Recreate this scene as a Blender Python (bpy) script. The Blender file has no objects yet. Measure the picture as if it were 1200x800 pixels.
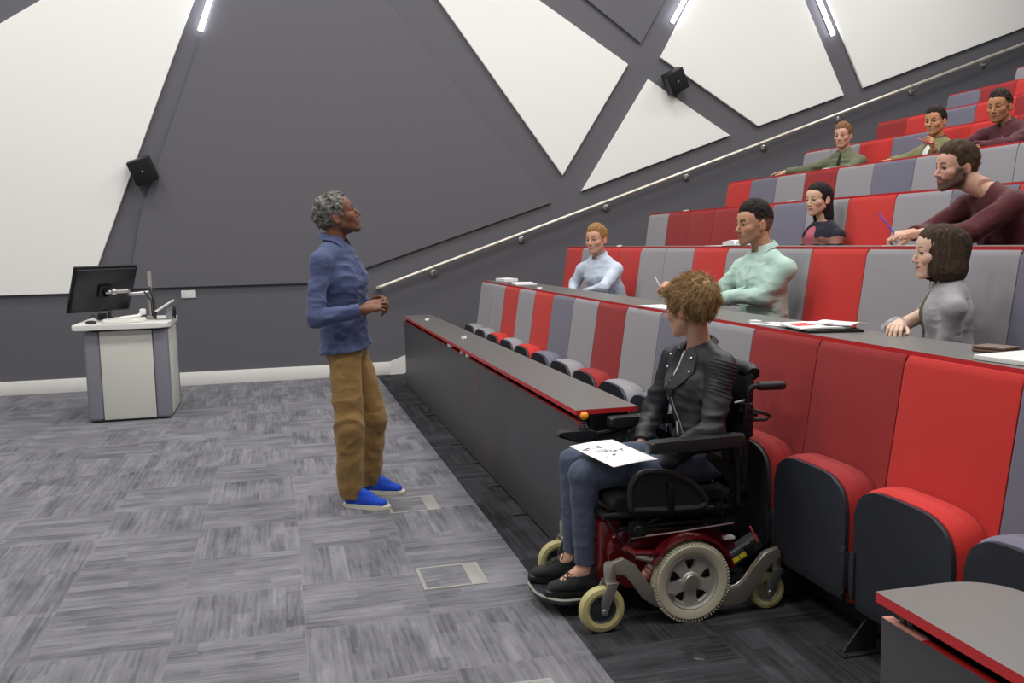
import bpy, bmesh, math, random
import numpy as np
from mathutils import Vector, Matrix
C = bpy.context.scene.collection
PI = math.pi
random.seed(7)

# ---------------------------------------------------------------- materials
def srgb(h):
    h = h.lstrip('#'); v = [int(h[i:i+2], 16)/255 for i in (0, 2, 4)]
    return tuple(c/12.92 if c <= 0.04045 else ((c+0.055)/1.055)**2.4 for c in v) + (1.0,)

def mat(name, col, rough=0.6, metal=0.0, bump=None, spec=0.5, emit=None, var=0.0, sheen=0.0, coat=0.0, scale=1.0):
    m = bpy.data.materials.new(name); m.use_nodes = True
    nt = m.node_tree; N = nt.nodes; L = nt.links
    b = N['Principled BSDF']
    c = srgb(col) if isinstance(col, str) else tuple(col) + ((1.0,) if len(col) == 3 else ())
    b.inputs['Base Color'].default_value = c
    b.inputs['Roughness'].default_value = rough
    b.inputs['Metallic'].default_value = metal
    b.inputs['Specular IOR Level'].default_value = spec
    b.inputs['Sheen Weight'].default_value = sheen
    b.inputs['Coat Weight'].default_value = coat
    if emit:
        b.inputs['Emission Color'].default_value = srgb(emit[0]); b.inputs['Emission Strength'].default_value = emit[1]
    tc = N.new('ShaderNodeTexCoord')
    if var:
        n = N.new('ShaderNodeTexNoise'); n.inputs['Scale'].default_value = 6*scale; n.inputs['Detail'].default_value = 6
        L.new(tc.outputs['Object'], n.inputs['Vector'])
        mx = N.new('ShaderNodeMix'); mx.data_type = 'RGBA'
        mx.inputs[6].default_value = tuple(max(0, x*(1-var)) for x in c[:3]) + (1,)
        mx.inputs[7].default_value = tuple(min(1, x*(1+var)) for x in c[:3]) + (1,)
        L.new(n.outputs['Fac'], mx.inputs[0]); L.new(mx.outputs[2], b.inputs['Base Color'])
    if bump:
        n = N.new('ShaderNodeTexNoise'); n.inputs['Scale'].default_value = bump[0]; n.inputs['Detail'].default_value = 3
        L.new(tc.outputs['Object'], n.inputs['Vector'])
        bp = N.new('ShaderNodeBump'); bp.inputs['Strength'].default_value = bump[1]; bp.inputs['Distance'].default_value = bump[2] if len(bump) > 2 else 0.002
        L.new(n.outputs['Fac'], bp.inputs['Height']); L.new(bp.outputs['Normal'], b.inputs['Normal'])
    return m

def vmat(name, rough=0.6, bump=None, sheen=0.0, spec=0.4, sss=0.0, metal=0.0):
    """material that takes the surface's own pigment from the colour attribute 'pigment'"""
    m = mat(name, '#808080', rough, metal, bump, spec, sheen=sheen)
    nt = m.node_tree; a = nt.nodes.new('ShaderNodeAttribute'); a.attribute_name = 'pigment'
    b = nt.nodes['Principled BSDF']
    nt.links.new(a.outputs['Color'], b.inputs['Base Color'])
    if sss:
        b.inputs['Subsurface Weight'].default_value = sss
        b.inputs['Subsurface Radius'].default_value = (0.012, 0.005, 0.003)
        b.inputs['Subsurface Scale'].default_value = 0.6
    return m

M = {}
M['wall'] = mat('dark_grey_wall_paint', '#5e5d63', 0.75, bump=(120, .12, .001))
M['panel_dark'] = mat('dark_grey_acoustic_fabric', '#626167', 0.85, bump=(300, .15, .001))
M['panel_white'] = mat('white_acoustic_fabric', '#eeeeea', 0.85, bump=(300, .12, .001))
M['side_paint'] = mat('pale_wall_paint', '#b9b8b6', 0.8)
M['ceiling'] = mat('ceiling_white', '#cfcfcd', 0.9)
M['skirt'] = mat('white_gloss_paint', '#e6e5e0', 0.35)
M['seat_grey'] = mat('grey_wool', '#8f8c91', 0.9, bump=(420, .35, .0015), sheen=.25, var=.06, scale=30)
M['seat_blue'] = mat('blue_grey_wool', '#6a6879', 0.9, bump=(420, .35, .0015), sheen=.2, var=.06, scale=30)
M['seat_red'] = mat('bright_red_wool', '#c3241d', 0.85, bump=(420, .35, .0015), sheen=.12, var=.05, scale=30)
M['seat_dark'] = mat('deep_red_wool', '#941c1d', 0.88, bump=(420, .35, .0015), sheen=.1, var=.05, scale=30)
M['shell'] = mat('charcoal_navy_laminate', '#2b2e35', 0.5, spec=.35, bump=(60, .05, .001))
M['steel_dark'] = mat('dark_grey_powder_coat', '#393b40', 0.4, metal=.3)
M['desk_top'] = mat('grey_brown_laminate', '#63605e', 0.36, spec=.6, bump=(200, .04, .0005), var=.03, scale=20)
M['desk_panel'] = mat('charcoal_laminate', '#48474a', 0.42, spec=.45)
M['red_edge'] = mat('red_plywood_edge', '#c0262a', 0.4)
M['red_edge_pale'] = mat('worn_pink_edge', '#e59a8c', 0.5)
M['black'] = mat('black_plastic', '#141416', 0.45)
M['black_soft'] = mat('black_vinyl', '#17171a', 0.5, bump=(250, .2, .001))
M['black_fabric'] = mat('black_fabric', '#121216', 0.9, bump=(500, .3, .001))
M['black_gloss'] = mat('black_gloss', '#19191d', 0.42)
M['dark_metal'] = mat('dark_metal', '#1f1f22', 0.4, metal=.6)
M['silver'] = mat('brushed_silver', '#b5b4b3', 0.32, metal=.9)
M['silver_paint'] = mat('silver_painted_plastic', '#a7a59d', 0.4, metal=.25)
M['chrome'] = mat('chrome', '#d8d8d8', 0.12, metal=1)
M['brass'] = mat('satin_rail', '#d9d3c6', 0.28, metal=.55)
M['white_plastic'] = mat('white_plastic', '#e2e2df', 0.4)
M['paper'] = mat('white_paper', '#eeeeee', 0.8)
M['ink'] = mat('dark_ink', '#2a2a33', 0.8)
M['ink_red'] = mat('red_print', '#cf4a44', 0.7)
M['cream'] = mat('cream_lectern_board', '#d4d4ca', 0.5)
M['grey_metal'] = mat('grey_lectern_metal', '#8a8b96', 0.45, metal=.25)
M['tyre'] = mat('pale_grey_tyre_rubber', '#b9b39c', 0.7, bump=(150, .15, .002))
M['caster_tyre'] = mat('yellowed_rubber', '#b5ad78', 0.55)
M['cast'] = mat('cast_aluminium', '#a8a298', 0.34, metal=.7)
M['maroon'] = mat('metallic_maroon_paint', '#650c14', 0.25, metal=.35, coat=.6)
M['orange'] = mat('orange_ball_plastic', '#f59a10', 0.35)
M['yellow'] = mat('yellow_label', '#d8c62a', 0.5)
M['brown'] = mat('brown_wallet_leather', '#6d564a', 0.6)
M['floor_metal'] = mat('worn_box_trim', '#9d9d97', 0.5, metal=.2)
M['purple'] = mat('purple_pen', '#4a35b5', 0.35)
M['pink'] = mat('pink_pen', '#c8485c', 0.35)
M['lamp'] = mat('lit_tube', '#ffffff', 0.4, emit=('#f4f6ff', 14))
M['led'] = mat('speaker_badge', '#dddddd', .3, metal=.6)

def carpet(name, lo, hi, ox=.037, oy=.07):
    m = bpy.data.materials.new(name); m.use_nodes = True
    nt = m.node_tree; N = nt.nodes; L = nt.links
    b = N['Principled BSDF']; b.inputs['Roughness'].default_value = .95; b.inputs['Specular IOR Level'].default_value = .15
    def math_(op, a, c=None, v=None):
        n = N.new('ShaderNodeMath'); n.operation = op
        if isinstance(a, (int, float)): n.inputs[0].default_value = a
        else: L.new(a, n.inputs[0])
        if c is not None:
            if isinstance(c, (int, float)): n.inputs[1].default_value = c
            else: L.new(c, n.inputs[1])
        return n.outputs[0]
    g = N.new('ShaderNodeNewGeometry'); sp = N.new('ShaderNodeSeparateXYZ'); L.new(g.outputs['Position'], sp.inputs[0])
    x = math_('DIVIDE', math_('SUBTRACT', sp.outputs[0], ox), .5025); y = math_('DIVIDE', math_('SUBTRACT', sp.outputs[1], oy), .5)
    fx, fy = math_('FLOOR', x), math_('FLOOR', y)
    cid = N.new('ShaderNodeCombineXYZ'); L.new(fx, cid.inputs[0]); L.new(fy, cid.inputs[1])
    wn = N.new('ShaderNodeTexWhiteNoise'); wn.noise_dimensions = '3D'; L.new(cid.outputs[0], wn.inputs['Vector'])
    par = math_('MODULO', math_('ABSOLUTE', math_('ADD', fx, fy)), 2)
    flip = math_('GREATER_THAN', math_('ADD', math_('MULTIPLY', par, .5), math_('MULTIPLY', wn.outputs['Value'], .8)), .72)
    u = N.new('ShaderNodeMix'); L.new(flip, u.inputs[0]); L.new(x, u.inputs[2]); L.new(y, u.inputs[3])
    v = N.new('ShaderNodeMix'); L.new(flip, v.inputs[0]); L.new(y, v.inputs[2]); L.new(x, v.inputs[3])
    def blocks(nu, nv, seed):
        # long ragged dashes: a cell per strip, its length offset per strip
        su = math_('FLOOR', math_('MULTIPLY', u.outputs[0], nu))
        c1 = N.new('ShaderNodeCombineXYZ'); L.new(su, c1.inputs[0]); L.new(wn.outputs['Value'], c1.inputs[1]); c1.inputs[2].default_value = seed
        w1 = N.new('ShaderNodeTexWhiteNoise'); L.new(c1.outputs[0], w1.inputs['Vector'])
        sv = math_('FLOOR', math_('ADD', math_('MULTIPLY', v.outputs[0], nv), math_('MULTIPLY', w1.outputs['Value'], 5)))
        c2 = N.new('ShaderNodeCombineXYZ'); L.new(su, c2.inputs[0]); L.new(sv, c2.inputs[1]); c2.inputs[2].default_value = seed+3
        w2 = N.new('ShaderNodeTexWhiteNoise'); L.new(c2.outputs[0], w2.inputs['Vector'])
        return w2.outputs['Value']
    def soft(su_, sv_, seed):
        c3 = N.new('ShaderNodeCombineXYZ'); L.new(math_('MULTIPLY', u.outputs[0], su_), c3.inputs[0]); L.new(math_('MULTIPLY', v.outputs[0], sv_), c3.inputs[1])
        L.new(math_('ADD', math_('MULTIPLY', wn.outputs['Value'], 37), seed), c3.inputs[2])
        n = N.new('ShaderNodeTexNoise'); n.inputs['Scale'].default_value = 1; n.inputs['Detail'].default_value = 3
        L.new(c3.outputs[0], n.inputs['Vector']); return n.outputs['Fac']
    t = math_('ADD', math_('MULTIPLY', blocks(40, 1.7, 1), .17), math_('MULTIPLY', blocks(7, 1.3, 5), .20))
    big = N.new('ShaderNodeTexNoise'); big.inputs['Scale'].default_value = 3.2; big.inputs['Detail'].default_value = 3; L.new(g.outputs['Position'], big.inputs['Vector'])
    t = math_('ADD', t, math_('MULTIPLY', soft(7, 2.0, 0), .40))
    t = math_('ADD', t, math_('MULTIPLY', big.outputs['Fac'], .38))
    t = math_('ADD', t, math_('MULTIPLY', soft(70, 4, 9), .34))
    t = math_('ADD', t, math_('MULTIPLY', wn.outputs['Value'], .05))
    # hairline seams between tiles
    ex = math_('ABSOLUTE', math_('SUBTRACT', math_('FRACT', x), .5)); ey = math_('ABSOLUTE', math_('SUBTRACT', math_('FRACT', y), .5))
    seam = math_('GREATER_THAN', math_('MAXIMUM', ex, ey), .4955)
    cr = N.new('ShaderNodeValToRGB'); cr.color_ramp.elements[0].position = .50; cr.color_ramp.elements[1].position = 1.02
    cr.color_ramp.elements[0].color = srgb(lo); cr.color_ramp.elements[1].color = srgb(hi)
    L.new(t, cr.inputs[0])
    mx = N.new('ShaderNodeMix'); mx.data_type = 'RGBA'; L.new(math_('MULTIPLY', seam, .35), mx.inputs[0]); L.new(cr.outputs[0], mx.inputs[6]); mx.inputs[7].default_value = srgb(hi)
    L.new(mx.outputs[2], b.inputs['Base Color'])
    n = N.new('ShaderNodeTexNoise'); n.inputs['Scale'].default_value = 350; L.new(g.outputs['Position'], n.inputs['Vector'])
    bp = N.new('ShaderNodeBump'); bp.inputs['Strength'].default_value = .5; bp.inputs['Distance'].default_value = .003
    L.new(n.outputs['Fac'], bp.inputs['Height']); L.new(bp.outputs['Normal'], b.inputs['Normal'])
    return m
M['carpet_light'] = carpet('light_grey_carpet_tiles', '#525156', '#88878d')
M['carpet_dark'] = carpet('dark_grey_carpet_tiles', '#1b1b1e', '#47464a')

# ---------------------------------------------------------------- mesh helpers
def BM(): return bmesh.new()

def tag(o, label=None, cat=None, group=None, kind=None):
    if label: o['label'] = label
    if cat: o['category'] = cat
    if group: o['group'] = group
    if kind: o['kind'] = kind
    return o

def empty(name, loc=(0, 0, 0), rz=0, label=None, cat=None, group=None):
    o = bpy.data.objects.new(name, None); C.objects.link(o); o.location = loc; o.rotation_euler = (0, 0, rz)
    o.empty_display_size = .1
    return tag(o, label, cat, group)

def obj(name, bm, m, parent=None, smooth=True, angle=35):
    me = bpy.data.meshes.new(name)
    bmesh.ops.recalc_face_normals(bm, faces=bm.faces)
    bm.to_mesh(me); bm.free()
    for mm in (m if isinstance(m, (list, tuple)) else [m]): me.materials.append(mm)
    if smooth:
        me.polygons.foreach_set('use_smooth', [True]*len(me.polygons))
        me.set_sharp_from_angle(angle=math.radians(angle))
    o = bpy.data.objects.new(name, me); C.objects.link(o)
    if parent is not None: o.parent = parent
    return o

def add_box(bm, x0, x1, y0, y1, z0, z1, bev=0, seg=2, mi=0):
    r = bmesh.ops.create_cube(bm, size=1)
    vs = r['verts']
    for v in vs:
        v.co = Vector((x0+(v.co.x+.5)*(x1-x0), y0+(v.co.y+.5)*(y1-y0), z0+(v.co.z+.5)*(z1-z0)))
    fs = set(f for v in vs for f in v.link_faces)
    for f in fs: f.material_index = mi
    if bev:
        es = set(e for v in vs for e in v.link_edges)
        bmesh.ops.bevel(bm, geom=list(es), offset=bev, segments=seg, affect='EDGES', profile=.5)
    return vs

def xf(bm, n0, mtx):
    bm.verts.ensure_lookup_table()
    for v in bm.verts[n0:]: v.co = mtx @ v.co

def add_prism(bm, pts, fn, depth, bev=0, seg=2, mi=0):
    """pts 2-D outline; fn(u,v,w)->3-D; w from 0..depth"""
    a = [bm.verts.new(fn(u, v, 0)) for u, v in pts]; b = [bm.verts.new(fn(u, v, depth)) for u, v in pts]
    n = len(pts)
    f1 = bm.faces.new(a); f2 = bm.faces.new(b[::-1]); side = []
    for i in range(n): side.append(bm.faces.new((a[i], b[i], b[(i+1) % n], a[(i+1) % n])))
    for f in [f1, f2]+side: f.material_index = mi
    if bev:
        es = [e for e in f1.edges]+[e for e in f2.edges]
        bmesh.ops.bevel(bm, geom=es, offset=bev, segments=seg, affect='EDGES', profile=.5)

def frame_of(d, up=(0, 0, 1)):
    d = Vector(d).normalized(); u = Vector(up)
    if abs(d.dot(u)) > .98: u = Vector((0, 1, 0))
    s = d.cross(u).normalized(); t = s.cross(d).normalized()
    return d, s, t

def add_tube(bm, pts, r, n=12, caps=True, mi=0, flat=1.0):
    pts = [Vector(p) for p in pts]; rs = r if isinstance(r, (list, tuple)) else [r]*len(pts)
    rings = []; prev = None
    for i, p in enumerate(pts):
        if i == 0: d = pts[1]-p
        elif i == len(pts)-1: d = p-pts[i-1]
        else: d = (pts[i+1]-p).normalized()+(p-pts[i-1]).normalized()
        d = d.normalized()
        if prev is None: _, s, t = frame_of(d)
        else:
            s = (prev-d*prev.dot(d)); s = s.normalized() if s.length > 1e-6 else frame_of(d)[1]; t = s.cross(d).normalized()
        prev = s
        rings.append([bm.verts.new(p+(s*math.cos(2*PI*k/n)+t*math.sin(2*PI*k/n)*flat)*rs[i]) for k in range(n)])
    for a, b in zip(rings, rings[1:]):
        for k in range(n):
            f = bm.faces.new((a[k], a[(k+1) % n], b[(k+1) % n], b[k])); f.material_index = mi
    if caps:
        for rr in (rings[0], rings[-1][::-1]):
            f = bm.faces.new(rr); f.material_index = mi

def add_lathe(bm, prof, c, axis=(0, 0, 1), n=32, mi=0, close=False):
    """prof: (r, h) pairs turned about axis through c"""
    d, s, t = frame_of(axis, (0, 0, 1) if abs(Vector(axis).normalized().z) < .9 else (0, 1, 0)); c = Vector(c); rings = []
    for r, h in prof:
        if r < 1e-6: rings.append([bm.verts.new(c+d*h)])
        else: rings.append([bm.verts.new(c+d*h+(s*math.cos(2*PI*k/n)+t*math.sin(2*PI*k/n))*r) for k in range(n)])
    prs = list(zip(rings, rings[1:]))+([(rings[-1], rings[0])] if close else [])
    for a, b in prs:
        for k in range(n):
            k2 = (k+1) % n
            if len(a) == 1 and len(b) == 1: continue
            if len(a) == 1: f = bm.faces.new((a[0], b[k], b[k2]))
            elif len(b) == 1: f = bm.faces.new((a[k], b[0], a[k2]))
            else: f = bm.faces.new((a[k], b[k], b[k2], a[k2]))
            f.material_index = mi

def add_ball(bm, c, r, sc=(1, 1, 1), seg=20, mi=0):
    q = bmesh.ops.create_uvsphere(bm, u_segments=seg, v_segments=seg//2+2, radius=r)
    for v in q['verts']: v.co = Vector((v.co.x*sc[0], v.co.y*sc[1], v.co.z*sc[2]))+Vector(c)
    for f in set(f for v in q['verts'] for f in v.link_faces): f.material_index = mi

def arc(c, r, a0, a1, n, plane='xz'):
    out = []
    for i in range(n+1):
        a = math.radians(a0+(a1-a0)*i/n); u, v = r*math.cos(a), r*math.sin(a)
        out.append((c[0]+u, c[1], c[2]+v) if plane == 'xz' else (c[0]+u, c[1]+v, c[2]))
    return out

def round_poly(pts, rad, n=6):
    """rounds the corners of a 2-D polygon; rad is one number or a list"""
    out = []; N_ = len(pts)
    for i, p in enumerate(pts):
        r = rad[i] if isinstance(rad, (list, tuple)) else rad
        p = Vector(p); a = Vector(pts[i-1])-p; b = Vector(pts[(i+1) % N_])-p
        if r <= 0: out.append(tuple(p)); continue
        r_ = min(r, a.length*.49, b.length*.49)
        a = p+a.normalized()*r_; b = p+b.normalized()*r_
        for k in range(n+1):
            t = k/n; out.append(tuple(a*(1-t)**2+p*2*t*(1-t)+b*t*t))
    return out

def copy_thing(root):
    c = root.copy(); C.objects.link(c)
    for ch in list(root.children):
        d = ch.copy(); C.objects.link(d); d.parent = c
        for g in list(ch.children):
            e = g.copy(); C.objects.link(e); e.parent = d
    return c

# ---------------------------------------------------------------- the room
YW, RISE, PITCH, X0 = 10.6, .345, .975, 2.15
YEND = 9.74; SW = .5356
XL, XR, YB, ZC = -6.2, 11.6, -3.2, 6.9

def struct(name, bm, m, label, **k):
    o = obj(name, bm, m, **k); tag(o, label, kind='structure'); return o

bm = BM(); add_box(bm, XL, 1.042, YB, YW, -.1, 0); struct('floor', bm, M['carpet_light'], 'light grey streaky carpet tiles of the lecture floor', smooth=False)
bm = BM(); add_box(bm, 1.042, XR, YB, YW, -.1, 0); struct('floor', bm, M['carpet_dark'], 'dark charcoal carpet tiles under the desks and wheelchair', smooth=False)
bm = BM(); add_box(bm, XL-.1, XR+.1, YW, YW+.15, -.1, ZC); struct('wall_back', bm, M['wall'], 'dark grey side wall carrying white angular panels', smooth=False)
bm = BM(); add_box(bm, XL-.15, XL, YB, YW, -.1, ZC); struct('wall_left', bm, M['side_paint'], 'pale front wall beside the lectern', smooth=False)
bm = BM(); add_box(bm, XR, XR+.15, YB, YW, -.1, ZC); struct('wall_right', bm, M['wall'], 'dark grey wall at the top of the tiers', smooth=False)
bm = BM(); add_box(bm, XL, XR, YB-.15, YB, -.1, ZC); struct('wall_front', bm, M['side_paint'], 'pale wall facing the dark panelled wall', smooth=False)
bm = BM(); add_box(bm, XL, XR, YB, YW, ZC, ZC+.15); struct('ceiling', bm, M['ceiling'], 'white ceiling of the lecture theatre', smooth=False)
# skirting along the level floor, then climbing with the steps
bm = BM(); add_box(bm, XL, 1.2, YW-.018, YW, 0, .148, bev=.004); struct('baseboard_back', bm, M['skirt'], 'white skirting board at the foot of the dark wall')
bm = BM()
k = RISE/PITCH
add_prism(bm, [(1.2, 0), (1.2, .148), (XR, .148+(XR-1.2)*k), (XR, (XR-1.2)*k-.05), (1.35, 0)], lambda u, v, w: (u, YW-.018+w, v), .018)
struct('baseboard_stair', bm, M['skirt'], 'white skirting board climbing beside the steps')
# terraces (each tier one solid step) and the gangway steps beside the wall
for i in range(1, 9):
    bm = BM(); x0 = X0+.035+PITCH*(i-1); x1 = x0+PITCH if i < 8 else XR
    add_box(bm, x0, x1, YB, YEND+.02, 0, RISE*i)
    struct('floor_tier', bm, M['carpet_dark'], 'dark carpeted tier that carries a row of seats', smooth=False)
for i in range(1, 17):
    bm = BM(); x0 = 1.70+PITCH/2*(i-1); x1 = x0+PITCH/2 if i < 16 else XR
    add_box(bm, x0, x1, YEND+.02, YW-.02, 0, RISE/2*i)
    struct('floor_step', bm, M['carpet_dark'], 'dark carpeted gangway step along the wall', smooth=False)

# wall panels -------------------------------------------------------------
def wall_panel(pts, m, label, th=.035, grp=None, cat='wall panel'):
    bm = BM(); add_prism(bm, pts, lambda u, v, w: (u, YW-.004-w, v), th, bev=.004, seg=1)
    o = obj('acoustic_wall_panel', bm, m); tag(o, label, cat, grp); return o
wall_panel([(-6.1, 1.056), (-1.969, 1.056), (-.25, 5.3), (-6.1, 1.0+.6)], M['panel_white'], 'huge white angular wall panel behind and above the lectern')
wall_panel([(-1.575, 1.085), (.5, 1.085), (3.179, 1.947), (-.1+.25, 5.6), (.05, 5.6), (-1.38, 1.93)], M['panel_dark'], 'large dark grey angular wall panel behind the standing lecturer', th=.03)
wall_panel([(3.325, 2.27), (4.167, 3.576), (2.15, 4.86), (1.25, 5.1)], M['panel_white'], 'white wall panel with its point just above the handrail, behind the front seats')
wall_panel([(4.333, 3.823), (5.15, 5.2), (2.6, 5.05)], M['panel_dark'], 'small dark grey wall panel cut off by the top of the view', th=.03)
wall_panel([(3.562, 2.084), (4.422, 3.409), (5.506, 2.752)], M['panel_white'], 'smallest white triangular wall panel, just above the handrail')
wall_panel([(4.581, 3.665), (5.89, 2.867), (7.097, 3.267), (6.05, 5.35), (5.55, 5.4)], M['panel_white'], 'white kite-shaped wall panel between two lit tubes')
wall_panel([(7.375, 3.363), (11.4, 4.74), (11.4, 6.5), (6.2, 6.5), (6.3, 5.5)], M['panel_white'], 'white wall panel above the highest rows of seats')

# lit tubes on the wall
for (a, b, lab) in [((-.684, 3.80), (-.30, 4.86), 'lit white tube light above the wall speaker near the lectern'),
                    ((4.731, 4.082), (5.35, 5.12), 'lit white tube light beside the small dark wall panel'),
                    ((6.923, 4.004), (6.40, 5.06), 'lit white tube light between the two largest right-side white panels')]:
    t = empty('tube_light', (a[0], YW, a[1]), label=lab.replace('right-side ', ''), cat='light', group='tube lights on the panelled wall')
    va = Vector((0, -.045, 0)); vb = Vector((b[0]-a[0], -.045, b[1]-a[1])); d = vb-va
    bm = BM(); add_tube(bm, [va, vb], .026, 14); obj('tube', bm, M['lamp'], t)
    bm = BM(); add_tube(bm, [va+Vector((0, .022, 0)), vb+Vector((0, .022, 0))], .02, 8); obj('housing', bm, M['white_plastic'], t)

# wall speakers
for (x, z, rot, lab) in [(-1.344, 2.355, -20, 'black wall speaker between white panel and lectern'), (4.72, 3.40, -28, 'black wall speaker between two white panels above the handrail')]:
    t = empty('wall_speaker', (x, YW, z), label=lab, cat='speaker', group='speakers on the panelled wall')
    R = Matrix.Rotation(math.radians(rot), 4, 'Y') @ Matrix.Rotation(math.radians(12), 4, 'X')
    bm = BM(); add_box(bm, -.12, .12, -.20, -.05, -.13, .13, bev=.012); xf(bm, 0, R); obj('cabinet', bm, M['black'], t)
    bm = BM(); add_box(bm, -.108, .108, -.208, -.199, -.118, .118, bev=.003); xf(bm, 0, R); obj('grille', bm, M['black_fabric'], t)
    bm = BM(); add_lathe(bm, [(0, -.004), (.008, -.003), (.008, .003)], (0, -.209, .0), (0, 1, 0), 14); xf(bm, 0, R); obj('badge', bm, M['led'], t)
    bm = BM(); add_box(bm, -.04, .04, -.09, 0, -.05, .05, bev=.004); obj('bracket', bm, M['black'], t)

# socket plate
t = empty('wall_socket', (-.962, YW, 1.007), label='white double socket plate on the dark wall beside the lectern', cat='socket')
bm = BM(); add_box(bm, -.077, .077, -.012, 0, -.043, .043, bev=.005); obj('face_plate', bm, M['white_plastic'], t)
for s in (-1, 1):
    bm = BM(); add_box(bm, s*.045-.008, s*.045+.008, -.016, -.011, .012, .032, bev=.002); obj('switch', bm, M['white_plastic'], t)

# handrail
t = empty('handrail', (1.09, YW-.10, 1.01), label='long pale metal handrail rising along the dark wall', cat='handrail')
bm = BM(); L0 = Vector((0, 0, 0)); L1 = Vector((XR-.15-1.09, 0, (XR-.15-1.09)*.3415))
add_tube(bm, [L0+Vector((.02, .10, -.0)), L0+Vector((0, .03, 0)), L0+Vector((.03, 0, .01)), L1], .023, 16); obj('rail', bm, M['brass'], t)
for x in [1.753, 2.817, 3.882, 4.933, 5.99, 7.05, 8.116, 9.208, 10.3]:
    xr = x-1.09; zr = xr*.3415
    bm = BM(); add_lathe(bm, [(0, -.02), (.03, -.02), (.043, -.012), (.045, 0)], (xr, .10, zr-.085), (0, 1, 0), 20)
    b = obj('bracket', bm, M['silver'], t)
    bm = BM(); add_tube(bm, [(xr, .085, zr-.085), (xr, .02, zr-.075), (xr, 0, zr-.05), (xr, 0, zr-.015)], .008, 8); obj('arm', bm, M['silver'], b)

# ---------------------------------------------------------------- ceiling lights (outside the view, they light the room)
for i, (x, y, w) in enumerate([(-3.6, 1.0, 1), (-3.6, 5.2, 1), (-3.4, 8.4, .8), (0, 1.0, 1), (0, 5.2, 1.0), (.2, 8.4, .8), (3.6, 1.0, 1), (3.6, 5.2, 1.0), (3.8, 8.4, .8), (7.4, 1.0, .9), (7.4, 5.2, 1.0), (7.6, 8.4, .8)]):
    t = empty('ceiling_light', (x, y, ZC), label='square white ceiling light panel above the lecture theatre', cat='ceiling light', group='square lights in the ceiling')
    bm = BM()
    add_box(bm, -.65, .65, -.65, .65, -.05, 0, bev=.006); obj('frame', bm, M['white_plastic'], t)
    la = bpy.data.lights.new('ceiling_glow', 'AREA'); la.shape = 'SQUARE'; la.size = 1.2; la.energy = 112*w; la.color = (1, .985, .96)
    lo = bpy.data.objects.new('ceiling_glow', la); C.objects.link(lo); lo.location = (0, 0, -.06); lo.parent = t

# ---------------------------------------------------------------- seats
def xback(z): return 2.06+(z-.6)*.15      # front face of a backrest in row one (tier height zero)

def pad_outline(grow=0.0):
    pts = []; z0, z1, zm, w0, w1 = .185-grow, .634+grow, .48, .230+grow, .243+grow
    pts += [(-w0, z0), (w0, z0)]
    for i in range(6): f = i/5; pts.append((w0+(w1-w0)*math.sin(f*PI/2), z0+(zm-z0)*(.15+.85*f)))
    for i in range(1, 20):
        a = PI*i/20; c_, s_ = math.cos(a), math.sin(a)
        pts.append((w1*math.copysign(abs(c_)**.56, c_), zm+(z1-zm)*abs(s_)**.70))
    for i in range(5, -1, -1): f = i/5; pts.append((-(w0+(w1-w0)*math.sin(f*PI/2)), z0+(zm-z0)*(.15+.85*f)))
    return pts

def back_bm():
    bm = BM(); w = SW/2-.003
    prof = [(-.002, .43), (0, .62), (.0, 1.040), (.004, 1.062), (.010, 1.0725), (.015, 1.0725), (.0165, 1.045), (.040, 1.045), (.040, .43)]
    # side profile sheared by the rake, extruded across the width with soft side edges
    prof3 = [(xback(z)+dx, z) for dx, z in prof]
    add_prism(bm, prof3, lambda u, v, q: (u, -w+q, v), 2*w, bev=.010, seg=3)
    return bm

def seat_meshes():
    parts = {}
    parts['backrest'] = back_bm()
    bm = BM(); add_box(bm, 2.10, 2.165, -SW/2+.004, SW/2-.004, .02, .60, bev=.004); 
    for v in bm.verts: v.co.x += 0
    parts['back_shell'] = bm
    bm = BM(); add_prism(bm, pad_outline(), lambda u, v, q: (1.917+q, u, v), .016, bev=.0035, seg=2); parts['seat_shell'] = bm
    # cushion: outline swells through the depth
    bm = BM(); rings = []
    for (x, g) in [(1.934, -.012), (1.936, .002), (1.950, .010), (1.975, .013), (1.999, .0125), (2.003, .0095), (2.007, .0125), (2.03, .012), (2.05, .004), (2.06, -.02)]:
        rings.append([bm.verts.new((x, u, v)) for u, v in pad_outline(g)])
    n = len(rings[0])
    for a, b in zip(rings, rings[1:]):
        for k_ in range(n): bm.faces.new((a[k_], a[(k_+1) % n], b[(k_+1) % n], b[k_]))
    bm.faces.new(rings[0]); bm.faces.new(rings[-1][::-1])
    parts['seat_pad'] = bm
    return parts

def seat_stand_bm(s):
    bm = BM(); y = s*SW/2
    add_box(bm, 2.005, 2.03, y-.006, y+.006, .01, .42, bev=.002)
    add_box(bm, 2.005, 2.095, y-.006, y+.006, .33, .41, bev=.002)
    add_prism(bm, [(1.90, .012), (2.02, .012), (2.02, .12), (1.99, .12)], lambda u, v, q: (u, y-.004+q, v), .008)
    return bm

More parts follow.
